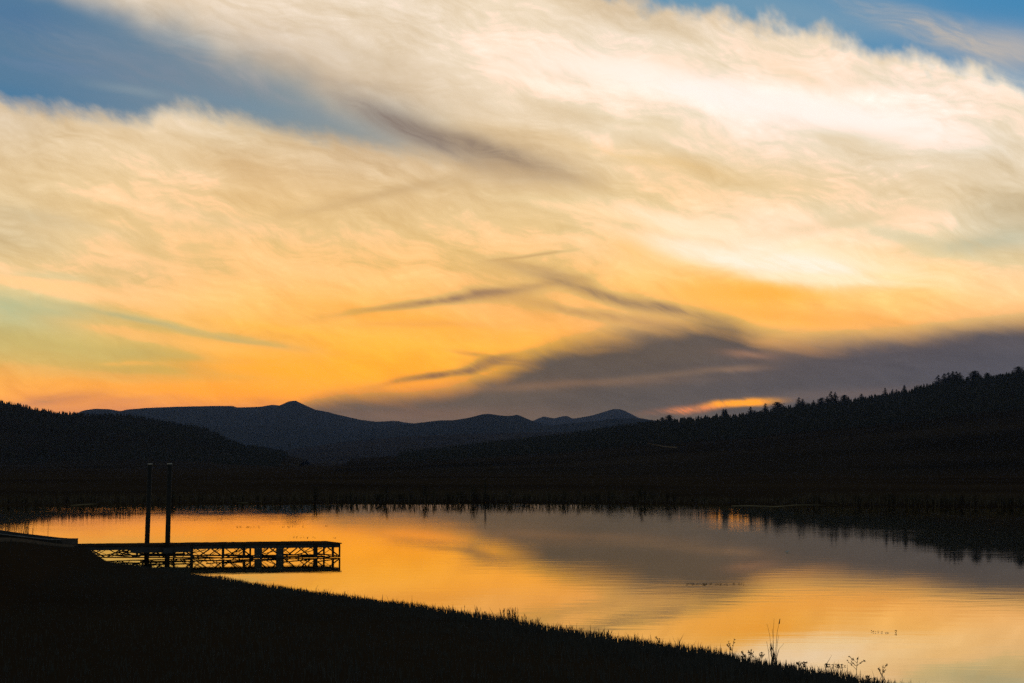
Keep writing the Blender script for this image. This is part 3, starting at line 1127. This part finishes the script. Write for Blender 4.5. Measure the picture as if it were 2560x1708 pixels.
# deeper hinge section by the piles
m = MB()
sa, sb = s_of(330), s_of(481)
m.box(dk_pt((sa + sb) / 2, -0.012, ZT - 0.225), sa - sb, 0.03, 0.11, dd, ww)
m.build('splice_plate', M_ALU, dock)
m = MB()
sa, sb = s_of(372), s_of(486)
m.box(dk_pt((sa + sb) / 2, 0.03, 0.155), sa - sb, 0.06, 0.055, dd, ww)
m.box(dk_pt(s_of(347), 0.03, 0.2), 0.07, 0.07, 0.22, dd, ww)
m.tube(dk_pt(s_of(298), 0.03, 0.29), dk_pt(s_of(345), 0.03, 0.14), 0.022)
m.tube(dk_pt(s_of(302), 0.03, 0.33), dk_pt(s_of(392), 0.03, 0.19), 0.018)
m.build('hinge_frame', M_STEEL, dock)
m = MB()
m.box(dk_pt((sa + sb) / 2 - 0.1, WID - 0.3, 0.135), sa - sb, 0.06, 0.055, dd, ww)
m.build('inner_beam', M_STEEL, dock)


def chord_z(s):
    return 0.028 + max(0, s - s_of(640)) * 0.0165


for w, rt, ph, nm in ((0.03, 0.026, 0.0, 'truss'), (WID - 0.03, 0.019, 0.2, 'truss')):
    m = MB()
    k, nseg = 0, 16
    for k in range(nseg):
        a, b = LEN * k / nseg, LEN * (k + 1) / nseg
        m.tube(dk_pt(a, w, chord_z(a)), dk_pt(b, w, chord_z(b)), 0.022, n=6)
    pan = 0.545
    s, up = ph, True
    while s + pan < LEN:
        a, b = (chord_z(s), ZT - 0.17) if up else (ZT - 0.17, chord_z(s + pan))
        m.tube(dk_pt(s, w, a), dk_pt(s + pan * 0.86, w, b), rt, n=6)
        up = not up
        s += pan
    # thin rods crossing between the two sides
    s = ph + 0.25
    while s + 0.9 < LEN:
        m.tube(dk_pt(s, w + (0.06 if w < 1 else -0.06), ZT - 0.17), dk_pt(s + 0.52, w + (0.06 if w < 1 else -0.06), chord_z(s) + 0.01), 0.011, n=5)
        if w > 1:
            m.tube(dk_pt(s + 0.62, w - 0.06, ZT - 0.17), dk_pt(s + 0.1, w - 0.06, chord_z(s) + 0.01), 0.008, n=5)
        s += 0.86
    m.build(nm, M_STEEL, dock)
m = MB()
for i in range(6):
    s = 0.3 + i * 1.45
    m.tube(dk_pt(s, 0.05, chord_z(s)), dk_pt(s + (0.8 if i % 2 else -0.2), WID - 0.05, chord_z(s) + 0.03), 0.017, n=6)
    m.tube(dk_pt(s + 0.4, 0.05, ZT - 0.2), dk_pt(s + 0.9, WID - 0.05, chord_z(s)), 0.014, n=6)
for a, b in ((520, 640), (560, 700), (700, 790), (790, 850)):
    m.tube(dk_pt(s_of(a), 0.08, 0.16), dk_pt(s_of(b), 0.3, 0.06), 0.022, n=6)
m.build('cross_brace', M_STEEL, dock)
# a pair of slim tension rods between the sides at the outer end
for px_, wd, w in ((851, 0.05, 0.03), (834.5, 0.075, 0.03), (791, 0.155, 0.03), (613, 0.085, 0.03), (561, 0.085, 0.03), (483, 0.10, 0.03)):
    m = MB()
    s = s_of(px_)
    m.box(dk_pt(s, w - 0.012, (ZT - 0.04) / 2 + 0.005), wd, 0.07, ZT - 0.06, dd, ww)
    m.build('post', M_STEEL, dock)
for s in (0.05, 2.9, 5.8):
    m = MB()
    m.box(dk_pt(s, WID - 0.03, (ZT - 0.04) / 2 + 0.005), 0.06, 0.07, ZT - 0.06, dd, ww)
    m.build('post', M_STEEL, dock)
for px_ in (648, 702):
    s = s_of(px_)
    m = MB()
    m.box(dk_pt(s, -0.008, (ZT - 0.05) / 2 - 0.0), 0.285, 0.02, ZT - 0.07, dd, ww)
    o = m.build('bracket_plate', M_ALU, dock)
    for i in (-0.045, 0.045):
        for j in (0.12, 0.36):
            b = MB()
            b.tube(dk_pt(s + i, -0.018, j), dk_pt(s + i, -0.034, j), 0.011, n=8)
            b.build('bolt', M_CAP, o)

# pile brackets on the dock and the two piles
for px_, w, row, lean, lab in ((420.0, -0.14, 1159, 4.6, 'tall steel pile on the near side of the dock, right one of the two'),
                               (369.5, WID + 0.14, 1159.5, 5.6, 'tall steel pile on the far side of the dock, left one of the two')):
    if w < 0:
        base = dk_pt(s_of(px_) - 0.0, w, 0)
    else:
        k = (px_ - 1280) / F
        o_ = Vector((NR.x, NR.y, 0)) + ww * w
        ss = (o_.x - k * o_.y) / (dd.x - k * dd.y)
        base = dk_pt(ss, w, 0)
    r = thing('dock_pile', lab, 'pile', base, 0, 'two piles that hold the dock')
    hgt = at(px_ + lean, row, base.y).z
    dxl = at(px_ + lean, row, base.y).x - base.x
    m = MB()
    m.tube((-dxl * 0.4, 0, -1.2), (dxl, 0, hgt - 0.03), 0.093, 0.088, 20)
    m.build('shaft', M_STEEL, r, True)
    m = MB()
    m.tube((dxl - 0.0006, 0, hgt - 0.028), (dxl, 0, hgt + 0.006), 0.097, 0.09, 20)
    m.build('cap', M_CAP, r, True)
    g = MB()
    sgn = 1 if w < 0 else -1
    for dx_ in (-0.14, 0.14):
        g.box(base + dd * dx_ + ww * (0.09 * sgn) + Vector((0, 0, 0.34)), 0.045, 0.30, 0.20, dd, ww)
    g.box(base - ww * (0.125 * sgn) + Vector((0, 0, 0.34)), 0.33, 0.04, 0.20, dd, ww)
    g.build('pile_guide', M_ALU, dock)

# ------------------------------------------------------------------ concrete path to the dock
m = MB()
PP = [dk_pt(LEN - 0.02, WID / 2, ZT - 0.012)] + [Vector(p) for p in path_pts[1:]]
dense = []
for i in range(len(PP) - 1):
    p0 = PP[max(0, i - 1)]
    p1, p2 = PP[i], PP[i + 1]
    p3 = PP[min(len(PP) - 1, i + 2)]
    for k in range(6):
        t = k / 6
        dense.append(0.5 * ((2 * p1) + (p2 - p0) * t + (2 * p0 - 5 * p1 + 4 * p2 - p3) * t * t + (3 * p1 - p0 - 3 * p2 + p3) * t ** 3))
dense.append(PP[-1])
vs, fs = [], []
for i, p in enumerate(dense):
    a = dense[max(0, i - 1)]
    b = dense[min(len(dense) - 1, i + 1)]
    d = Vector((b.x - a.x, b.y - a.y, 0)).normalized()
    n_ = Vector((-d.y, d.x, 0))
    for (w, z) in ((-0.75, -0.16), (-0.75, 0.02), (0.75, 0.02), (0.75, -0.16)):
        vs.append(p + n_ * w + Vector((0, 0, z)))
    if i:
        o_ = 4 * i
        for j in range(4):
            fs.append((o_ - 4 + j, o_ - 4 + (j + 1) % 4, o_ + (j + 1) % 4, o_ + j))
m.add(vs, fs)
tag(m.build('path', M_CONC), 'pale concrete path curving down to the dock', kind='structure')

# ------------------------------------------------------------------ boat beached beside the path
bx1 = at(176, 1355, 88.2)
bx0 = at(-118, 1345, 90.2)
bd = Vector((bx0.x - bx1.x, bx0.y - bx1.y, 0))
BL = bd.length
boat = thing('rowboat', 'dark flat bottomed boat pulled up beside the path by the dock', 'boat', (bx1.x, bx1.y, 0.36), math.atan2(bd.y, bd.x))
boat.rotation_euler = (0, -math.atan(0.085), math.atan2(bd.y, bd.x))
secs = []
for i in range(13):
    t = i / 12
    x = t * BL + (0 if i else 0.0)
    hw = 0.62 * (1 - 0.10 * (1 - t) - 0.72 * max(0, t - 0.6) ** 1.6 * 2)
    top = 0.32 + 0.05 * max(0, 0.12 - t) / 0.12 + 0.18 * max(0, t - 0.55)
    bot = 0.0 + 0.25 * max(0, t - 0.7) ** 1.5
    rake = 0.07 if i == 0 else 0
    secs.append((x, hw, top, bot, rake))
m = MB()
vs, fs = [], []
T_ = 0.03
for (x, hw, top, bot, rake) in secs:
    for (yy, zz) in ((-hw, top), (-hw * 0.82, bot), (hw * 0.82, bot), (hw, top), (hw - T_, top), ((hw - T_) * 0.82, bot + 0.03), (-(hw - T_) * 0.82, bot + 0.03), (-hw + T_, top)):
        vs.append((x + rake * (1 if zz > 0.2 else -0.6), yy, zz))
for i in range(12):
    for j in range(8):
        a, b = i * 8 + j, i * 8 + (j + 1) % 8
        fs.append((a, b, b + 8, a + 8))
fs += [tuple(range(8)), tuple(range(96, 104))]
x, hw, top, bot, rake = secs[0]
o_ = len(vs)
vs += [(x + 0.07, -hw, top), (x - 0.042, -hw * 0.82, bot), (x - 0.042, hw * 0.82, bot), (x + 0.07, hw, top), (x + 0.11, -hw, top), (x, -hw * 0.82, bot), (x, hw * 0.82, bot), (x + 0.11, hw, top)]
fs += [(o_, o_ + 1, o_ + 2, o_ + 3), (o_ + 4, o_ + 7, o_ + 6, o_ + 5), (o_, o_ + 3, o_ + 7, o_ + 4)]
m.add(vs, fs)
m.build('hull', M_HULL, boat)
for sgn in (-1, 1):
    m = MB()
    for i in range(12):
        a, b = secs[i], secs[i + 1]
        m.tube((a[0] + (0.07 if i == 0 else 0), sgn * a[1], a[2]), (b[0], sgn * b[1], b[2]), 0.016, n=6)
    m.build('gunwale', M_GUNW if sgn > 0 else M_HULL, boat)
for x in (0.9, 2.4):
    m = MB()
    m.box((x, 0, 0.24), 0.26, 1.06, 0.03)
    m.build('bench', M_HULL, boat)

# ------------------------------------------------------------------ plants
def blades_np(pos, h, w, lean, az_, nseg=2):
    """pos (n,3), returns (m,3,3) triangles for bent tapering blades"""
    n = len(pos)
    a = nrs.rand(n) * 6.283
    ca, sa = np.cos(a) * w, np.sin(a) * w
    lx, ly = np.cos(az_) * lean * h, np.sin(az_) * lean * h
    b0 = pos + np.stack([ca, sa, 0 * h - 0.02], -1)
    b1 = pos + np.stack([-ca, -sa, 0 * h - 0.02], -1)
    m0 = pos + np.stack([lx * 0.3 + ca * 0.7, ly * 0.3 + sa * 0.7, h * 0.55], -1)
    m1 = pos + np.stack([lx * 0.3 - ca * 0.7, ly * 0.3 - sa * 0.7, h * 0.55], -1)
    tp = pos + np.stack([lx, ly, h], -1)
    return np.concatenate([np.stack([b0, b1, m1], 1), np.stack([b0, m1, m0], 1), np.stack([m0, m1, tp], 1)])


# grass of the near bank
NB = 150000
# points spread over the bank in view and a margin round it, more of them near the water's edge
yy = nrs.uniform(22, 91, NB * 3)
uu = nrs.uniform(-0.25, 0.25, NB * 3)
xx = uu * yy
sd_ = sdist(xx, yy)
pd_, _ = path_info(xx, yy)
ok = (sd_ > 0.02) & (sd_ < 60) & (pd_ > 0.8)
keep = nrs.rand(len(xx)) < np.clip(1.2 * np.exp(-sd_ / 1.5) + 0.12, 0, 1)
ok &= keep
xx, yy, sd_ = xx[ok], yy[ok], sd_[ok]
zz = ground_z(xx, yy, sd_)
cl = vnoise(xx * 1.1, yy * 1.1, 21)
cl2 = vnoise(xx * 4.0, yy * 4.0, 22)
hh = 0.085 + 0.05 * np.clip(cl, -1, 1.5) + 0.035 * cl2 + nrs.exponential(0.028, len(xx))
hh = np.clip(hh, 0.03, 0.42) * np.where((xx < -9) & (yy > 72), 0.5, 1.0) * np.interp(xx, [-9, 1, 6], [0.8, 1.0, 1.25])
V = blades_np(np.stack([xx, yy, zz], -1), hh, nrs.uniform(0.004, 0.010, len(xx)), nrs.uniform(0.0, 0.45, len(xx)), nrs.rand(len(xx)) * 6.283)
g = tri_mesh('grass', V, M_GRASS)
tag(g, 'short uneven grass along the dark near bank', kind='stuff')

# grass and sedge along the far shore
fx = nrs.uniform(-62, 66, 42000)
fy = nrs.uniform(165, 214, 42000)
fs_ = sdist(fx, fy)
ok = (fs_ > -0.3) & (fs_ < 4.5)
fx, fy, fs_ = fx[ok], fy[ok], fs_[ok]
fz = np.maximum(ground_z(fx, fy, fs_), 0)
fh = 0.80 + 0.07 * vnoise(fx * 0.15, fy * 0.25, 31) + 0.10 * nrs.randn(len(fx))
fh = np.clip(fh, 0.35, 1.2) * np.where((fx > 13) & (fx < 23), 0.5, 1.0)
V = blades_np(np.stack([fx, fy, fz], -1), fh, nrs.uniform(0.015, 0.035, len(fx)), nrs.uniform(0, 0.7, len(fx)), nrs.rand(len(fx)) * 6.283)
tag(tri_mesh('sedge', V, M_REED), 'tall dark sedge crowding the far shore', kind='stuff')


def shrub_data(seed, tall):
    q = random.Random(seed)
    st, lf = MB(), []
    for k in range(9):
        a, ln = q.uniform(0, 6.28), q.uniform(0.5, 0.95)
        sp = q.uniform(0.05, 0.42) * (0.45 if tall else 1)
        pts = [Vector((0, 0, -0.05)), Vector((math.cos(a) * sp * 0.4, math.sin(a) * sp * 0.4, ln * 0.5)), Vector((math.cos(a) * sp, math.sin(a) * sp, ln))]
        st.path(pts, 0.012, 0.004, 4)
        for j in range(46):
            t = q.uniform(0.25, 1.05)
            c = pts[0].lerp(pts[1], t * 2) if t < 0.5 else pts[1].lerp(pts[2], (t - 0.5) * 2)
            c = c + Vector((q.gauss(0, 0.07), q.gauss(0, 0.07), q.gauss(0, 0.045)))
            d = Vector((q.gauss(0, 1), q.gauss(0, 1), q.gauss(0.4, 1))).normalized() * q.uniform(0.03, 0.065)
            e = d.orthogonal().normalized() * q.uniform(0.012, 0.024)
            lf.append((c - e, c + e, c + d))
    return st, lf


sh_protos = []


def shrub(px_, D, H, wide, kind, label, group):
    u = (px_ - 1280) / F
    x_ = u * D
    z = float(ground_z(np.array([x_]), np.array([D]))[0])
    sc = (H * wide, H * wide, H)
    for k, o in sh_protos:
        if k == kind:
            return dup(o, (x_, D, max(z, 0.0)), rnd.uniform(0, 6.28), sc, label, group)
    st, lf = shrub_data(40 + kind, kind == 2)
    r = thing('shrub', label, 'shrub', (x_, D, max(z, 0)), rnd.uniform(0, 6.28), group)
    st.build('stem', M_BARK, r)
    tri_mesh('foliage', lf, M_LEAF, 3, r)
    r.scale = sc
    sh_protos.append((kind, r))
    return r


def far_shore_D(px_):
    u = (px_ - 1280) / F
    D = np.arange(150, 230, 0.5)
    sdv = sdist(u * D, D)
    i = np.where(sdv > 0)[0]
    return float(D[i[0]]) + 0.6 if len(i) else 205.0


bd_px = [(-50, 1297), (0, 1292), (60, 1288), (120, 1284), (200, 1281), (400, 1280), (700, 1281), (900, 1284), (1100, 1285), (1300, 1286), (1400, 1291), (1700, 1294), (1800, 1290), (1920, 1292), (2600, 1300)]
px = -40.0
while px < 2600:
    D = far_shore_D(px)
    row = np.interp(px, [p[0] for p in bd_px], [p[1] for p in bd_px]) + rnd.uniform(-16, 0)
    H = max(0.6, (row - HOR) * D / F - EYE) * (0.55 if 1700 < px < 1960 else 1.0)
    shrub(px, D, H, rnd.uniform(0.8, 1.5), rnd.choice([0, 1, 0, 1, 3]), 'low dark shrub in the row lining the far shore', 'low shrubs lining the far shore')
    px += rnd.choice([8, 12, 16, 22, 30, 46]) * rnd.uniform(0.8, 1.3)
for px_, row, wide, kd, lab in [(433, 1294, 0.9, 0, 'bushy shrub on the far shore behind the near dock pile'),
                                (788, 1299, 1.0, 1, 'rounded shrub on the far shore above the dock end'),
                                (845, 1293, 0.5, 1, 'small shrub on the far shore just past the dock end'),
                                (965, 1299, 0.9, 0, 'shrub on the far shore reflected as a ragged tuft left of centre'),
                                (1066, 1300, 1.1, 3, 'wide shrub on the far shore left of the sharp spike reflection'),
                                (1183, 1301, 0.9, 1, 'square clump on the far shore touching the sharp spike'),
                                (1213, 1321, 0.28, 2, 'tall pointed bush reflected as one sharp spike in the water'),
                                (1600, 1303, 1.1, 0, 'shrub on the far shore below the farthest peak')]:
    shrub(px_, far_shore_D(px_), (row - HOR) * far_shore_D(px_) / F - EYE, wide, kd, lab, None)

# thin flat strips of a pale colour along the far shore
for pts, lab, nm in (([(180, 1263), (230, 1260), (290, 1257.5), (350, 1255.5), (420, 1255), (480, 1254.5), (540, 1255.5), (620, 1257)], 'thin pale line at the far shore behind the piles', 'shore_strip'),
                     ([(1830, 1265), (1880, 1264.5), (1940, 1266.5), (1990, 1262.5), (2060, 1262), (2090, 1262.5)], 'thin pale line at the far shore on the right', 'shore_strip')):
    m = MB()
    vs, fs = [], []
    for i, (a, b) in enumerate(pts):
        p = on_z(a, b, 0.03)
        wv = 0.9 + 0.5 * math.sin(i * 1.7)
        vs += [(p.x, p.y - wv, 0.012), (p.x, p.y + wv, 0.05)]
        if i:
            fs.append((2 * i - 2, 2 * i, 2 * i + 1, 2 * i - 1))
    m.add(vs, fs)
    tag(m.build(nm, M_PALE), lab, kind='structure')

# floating weeds on the water
def weed_patch(px0, px1, row, n, hmax, label, seed, spread=2.0):
    q = random.Random(seed)
    V = []
    for i in range(n):
        c = on_z(q.uniform(px0, px1), row + q.uniform(-spread, spread) * 0.8)
        k = q.random()
        if k < 0.6:
            r_ = q.uniform(0.015, 0.045)
            a = q.uniform(0, 6.28)
            V.append((c + Vector((math.cos(a) * r_, math.sin(a) * r_, 0.012)), c + Vector((-math.sin(a) * r_, math.cos(a) * r_, 0.012)), c + Vector((-math.cos(a) * r_, -math.sin(a) * r_, 0.03))))
        else:
            h_ = q.uniform(0.2, 0.8) * hmax
            wv = q.uniform(0.006, 0.014)
            V.append((c + Vector((-wv, 0, -0.01)), c + Vector((wv, 0, -0.01)), c + Vector((q.uniform(-0.04, 0.04), q.uniform(-0.03, 0.03), h_))))
            V.append((c + Vector((-wv * 2.6, 0, h_ * 0.55)), c + Vector((wv * 2.6, 0, h_ * 0.65)), c + Vector((q.uniform(-0.03, 0.03), 0, h_))))
    o = tri_mesh('water_weed', V, M_WEED)
    tag(o, label, kind='stuff')


weed_patch(1716, 1862, 1461, 60, 0.04, 'thin line of floating weed in the middle of the grey reflection', 1)
weed_patch(2160, 2190, 1580, 4, 0.07, 'tiny weed sprigs on the bright water at right', 2)
weed_patch(2190, 2246, 1582, 6, 0.08, 'small weed sprigs on the bright water at right', 3)
weed_patch(2060, 2118, 1665, 26, 0.06, 'dark floating weed just off the bank at right', 4)
weed_patch(733, 790, 1344, 20, 0.06, 'fine weed stems standing in water past the dock end', 5, 2.5)
weed_patch(828, 842, 1345, 5, 0.05, 'two tiny weed tips beyond the dock corner', 6, 1)
weed_patch(270, 318, 1295, 40, 0.10, 'thin weed line on the water left of the piles', 7, 1)
weed_patch(330, 560, 1297, 34, 0.12, 'sparse weed specks on the water behind the piles', 8, 5)
weed_patch(590, 660, 1318, 34, 0.10, 'broken weed line on the orange water above the dock', 9, 2)
weed_patch(690, 760, 1317, 22, 0.10, 'second broken weed line on the orange water', 10, 2)
weed_patch(808, 822, 1315, 12, 0.10, 'short weed line near the middle of the orange water', 11, 1)
m = MB()
c = on_z(1968, 1380.5)
m.add([c + Vector((-0.11, 0, 0.02)), c + Vector((0, -0.05, 0.012)), c + Vector((0.12, 0, 0.045)), c + Vector((0, 0.06, 0.03)), c + Vector((0, 0, 0.06))], [(0, 1, 4), (1, 2, 4), (2, 3, 4), (3, 0, 4), (0, 3, 2, 1)])
tag(m.build('floating_leaf', M_CAP), 'single small pale leaf floating on the grey water', 'leaf')

# reeds standing in the shallows at the left
def reed_clump(px0, px1, n, D, row_top, label, seed, bent=0.1):
    q = random.Random(seed)
    c0 = (px0 + px1) / 2
    base = Vector(((c0 - 1280) / F * D, D, 0))
    m = MB()
    for i in range(n):
        x = (q.uniform(px0, px1) - c0) / F * D
        y = q.uniform(-0.5, 0.5)
        h_ = (EYE - (row_top - HOR) * D / F) * q.uniform(0.72, 1.15)
        le = q.gauss(0, bent) * h_
        pts = [Vector((x, y, -0.1)), Vector((x + le * 0.15, y, h_ * 0.4)), Vector((x + le * 0.5, y, h_ * 0.75)), Vector((x + le, y, h_))]
        m.path(pts, 0.010, 0.004, 4)
        if q.random() < 0.4:
            t = pts[2]
            m.tube(t, t + Vector((q.uniform(-0.25, 0.25), 0, q.uniform(-0.1, 0.25))), 0.007, 0.002, 4)
    o = m.build('reed_clump', M_REED)
    o.location = base
    tag(o, label, 'reeds')


reed_clump(-6, 5, 9, 101, 1286, 'reed stems cut by the left edge of the picture', 1)
reed_clump(12, 32, 17, 101, 1286, 'densest dark clump of reeds behind the boat', 2, 0.06)
reed_clump(36, 66, 15, 102, 1288, 'sparse crossing reed stems behind the boat', 3, 0.13)
reed_clump(67, 83, 12, 102, 1287, 'twisted reed clump right of the sparse stems', 4, 0.10)
reed_clump(118, 121, 1, 102, 1287, 'one thin reed stem standing by itself', 5, 0.03)


# tall plants at the water's edge of the near bank
def edge_base(px_, row):
    """the bank point that shows at this photo position"""
    u, v = ray(px_, row)
    D = np.arange(30, 95, 0.1)
    X = u * D
    z = EYE + v * D
    g_ = ground_z(X, D)
    sdv = sdist(X, D)
    i = np.where((z - g_ < 0.0) | (sdv < 0.05))[0]
    k = max(0, i[0] - 3) if len(i) else 0
    return Vector((X[k], D[k], g_[k]))


def tuft(px_, row, rise, width, n, label, seed, group=None):
    q = random.Random(seed)
    b = edge_base(px_, row)
    H = rise * b.y / F
    Wd = width * b.y / F / 2
    m = MB()
    for i in range(n):
        x, y = q.gauss(0, 0.5) * Wd, q.gauss(0, 0.06)
        h_ = H * q.uniform(0.35, 1.0)
        le = q.gauss(0, 0.12) * h_
        pts = [Vector((x, y, -0.05)), Vector((x + le * 0.25, y, h_ * 0.5)), Vector((x + le * 0.6, y, h_ * 0.8)), Vector((x + le, y, h_))]
        m.path(pts, 0.0065, 0.0025, 4)
        if q.random() < 0.35:
            m.tube(pts[2], pts[3] + Vector((0, 0, 0.01)), 0.009, 0.003, 5)
    o = m.build('grass_tuft', M_GRASS)
    o.location = b
    tag(o, label, 'grass tuft', group)


def weed(px_, row, rise, label, seed, branches=3, leafy=True, spread=0.3):
    q = random.Random(seed)
    b = edge_base(px_, row)
    H = rise * 0.85 * b.y / F
    r = thing('weed', label, 'weed', b)
    m, V = MB(), []
    top = Vector((q.uniform(-0.15, 0.15) * H, 0, H))
    mid = Vector((top.x * 0.3, 0, H * 0.5))
    m.path([Vector((0, 0, -0.05)), mid, top], 0.006, 0.003, 5)
    ends = [(mid, top)]
    for k in range(branches):
        t = q.uniform(0.35, 0.8)
        p = mid.lerp(top, max(0, t * 2 - 1)) if t > 0.5 else Vector((0, 0, 0)).lerp(mid, t * 2)
        e = p + Vector((q.choice([-1, 1]) * q.uniform(0.5, 1) * spread * H, q.uniform(-0.2, 0.2) * H, q.uniform(0.15, 0.45) * H))
        m.path([p, p.lerp(e, 0.5) + Vector((0, 0, 0.02 * H)), e], 0.004, 0.002, 4)
        ends.append((p, e))
    if leafy:
        for a_, e_ in ends:
            for k in range(8):
                c = a_.lerp(e_, q.uniform(0.35, 1.02))
                d = Vector((q.gauss(0, 1), q.gauss(0, 1), q.gauss(0.5, 0.8))).normalized() * q.uniform(0.02, 0.045)
                e = d.orthogonal().normalized() * q.uniform(0.008, 0.016)
                V.append((c - e, c + e, c + d))
    m.build('stem', M_REED, r)
    if V:
        tri_mesh('leaf', V, M_LEAF, 3, r)
    return r


tuft(1030, 1520, 16, 30, 16, 'sparse small tuft in the left half of the bank edge', 30)
tuft(1128, 1532, 22, 50, 20, 'scattered thin blades left of the dense tall tuft', 31)
tuft(1191, 1544, 34, 12, 18, 'narrow tuft with one high blade before the dense tuft', 32)
tuft(1212, 1550, 24, 14, 16, 'small tuft just left of the dense tall tuft', 33)
tuft(1240, 1556, 16, 18, 18, 'low round tuft at the foot of the dense tall tuft', 34)
tuft(1255, 1556, 38, 16, 14, 'thin tuft joined to the left of the dense tall tuft', 35)
tuft(1281, 1562, 46, 34, 60, 'dense tall tuft of grass, the thickest on the bank edge', 36)
tuft(1306, 1566, 34, 26, 12, 'few arched blades right of the dense tall tuft', 37)
tuft(1330, 1570, 26, 24, 16, 'low tuft between the dense tuft and the dark stalks', 38)
tuft(1346, 1573, 36, 10, 18, 'two dark upright stalks standing close together', 39)
tuft(1424, 1586, 32, 26, 14, 'open tuft with one leaning blade in the middle of the bank', 40)
tuft(1450, 1590, 26, 10, 8, 'single slim tuft right of the leaning blade', 41)
tuft(1495, 1600, 30, 30, 22, 'feathery tuft under the grey reflection', 42)
tuft(1522, 1604, 32, 12, 14, 'upright tuft after the feathery one', 43)
tuft(1580, 1612, 28, 40, 22, 'wide low tuft left of the leafy weed', 44)
tuft(1760, 1640, 30, 24, 18, 'grass tuft between the leafy weed and the forked weed', 45)
tuft(1800, 1646, 30, 16, 12, 'thin tuft left of the forked weed', 46)
tuft(1936, 1664, 66, 18, 16, 'lower blades round the foot of the tallest reeds', 47)
tuft(2085, 1700, 26, 30, 26, 'dense tuft under the floating weed at right', 48)
tuft(2070, 1696, 24, 12, 12, 'pair of blades left of the dense right tuft', 49)
weed(1647, 1626, 36, 'short leafy weed with a thick head on the bank edge', 60, 3, True, 0.2)
weed(1595, 1618, 44, 'thin branching stem with a small seed head', 61, 3, False, 0.2)
weed(1829, 1650, 62, 'forked weed stem with leaves near its tips', 62, 3, True, 0.3)
weed(1858, 1652, 28, 'small bushy weed right of the forked weed', 63, 4, True, 0.3)
weed(1878, 1656, 38, 'leafy weed with a dark upright spike', 64, 4, True, 0.25)
weed(1905, 1660, 40, 'slim weed with buds left of the tallest reeds', 65, 2, True, 0.2)
weed(2000, 1680, 30, 'bushy weed with three leafy arms', 66, 4, True, 0.35)
weed(2014, 1682, 34, 'leafy weed right of the three armed one', 67, 3, True, 0.3)
weed(2140, 1704, 72, 'tall thin weed with long spreading branches at right', 68, 4, True, 0.45)
weed(2205, 1716, 66, 'curved weed stem with heavy drooping leaves', 69, 4, True, 0.3)
weed(2170, 1710, 26, 'short weed near the bottom right of the bank', 70, 3, True, 0.3)
weed(2188, 1712, 24, 'small weed beside the curved stem', 71, 3, True, 0.3)
weed(1655, 1628, 22, 'low leafy sprig right of the thick headed weed', 72, 3, True, 0.3)
weed(1735, 1640, 24, 'tiny weed with a flat top on the bank edge', 73, 2, True, 0.4)
# the tallest reeds
b = edge_base(1934, 1664)
m = MB()
for dxp, tipx, rise, w_ in ((-4, -16, 108, 0.0035), (-2, 2, 122, 0.004), (1, -3, 96, 0.005), (4, 16, 118, 0.005), (6, 14, 82, 0.005), (3, 26, 60, 0.003), (-3, -8, 60, 0.004)):
    k = b.y / F
    x0, x1, h_ = dxp * k, tipx * k, rise * k
    m.path([Vector((x0, 0, -0.05)), Vector((x0 * 0.9 + x1 * 0.1, 0, h_ * 0.35)), Vector((x0 * 0.55 + x1 * 0.45, 0, h_ * 0.75)), Vector((x1, 0, h_))], w_, 0.002, 5)
o = m.build('tall_reeds', M_REED)
o.location = b
tag(o, 'tallest thin reed stems rising from the right part of the bank', 'reeds')
sh_ = MB()
k = b.y / F
sh_.tube((14.2 * k, 0, 108 * k), (16.4 * k, 0, 121 * k), 0.011, 0.005, 6)
sh_.build('seed_head', M_REED, o)

# utility pole on the plain
base = at(930, 1147, 1300)
up = thing('utility_pole', 'thin lone utility pole standing on the plain below the long mountain', 'utility pole', (base.x, base.y, 0.3))
hp = at(930, 1090, 1300).z - 0.3
m = MB()
m.tube((0, 0, -0.5), (0, 0, hp), 0.22, 0.14, 8)
m.build('pole', M_BARK, up)
m = MB()
m.box((0, 0, hp - 1.2), 2.6, 0.15, 0.18)
m.build('crossarm', M_BARK, up)
# ------------------------------------------------------------------ evening haze over the whole valley
m = MB()
HT = HAZE_TOP + 2
m.box((0, 5750, HT / 2 - 2), 23000, 14500, HT)
haze = m.build('haze', M_GROUND)
hm = bpy.data.materials.new('haze')
hm.use_nodes = True
hm.node_tree.nodes.clear()
pv = hm.node_tree.nodes.new('ShaderNodeVolumePrincipled')
pv.inputs['Color'].default_value = (0.34, 0.52, 1.0, 1)
pv.inputs['Density'].default_value = HAZE_D
pv.inputs['Anisotropy'].default_value = 0.5
ho = hm.node_tree.nodes.new('ShaderNodeOutputMaterial')
hm.node_tree.links.new(pv.outputs[0], ho.inputs['Volume'])
haze.data.materials.clear()
haze.data.materials.append(hm)
tag(haze, 'thin blue evening haze filling the valley', kind='stuff')
#END
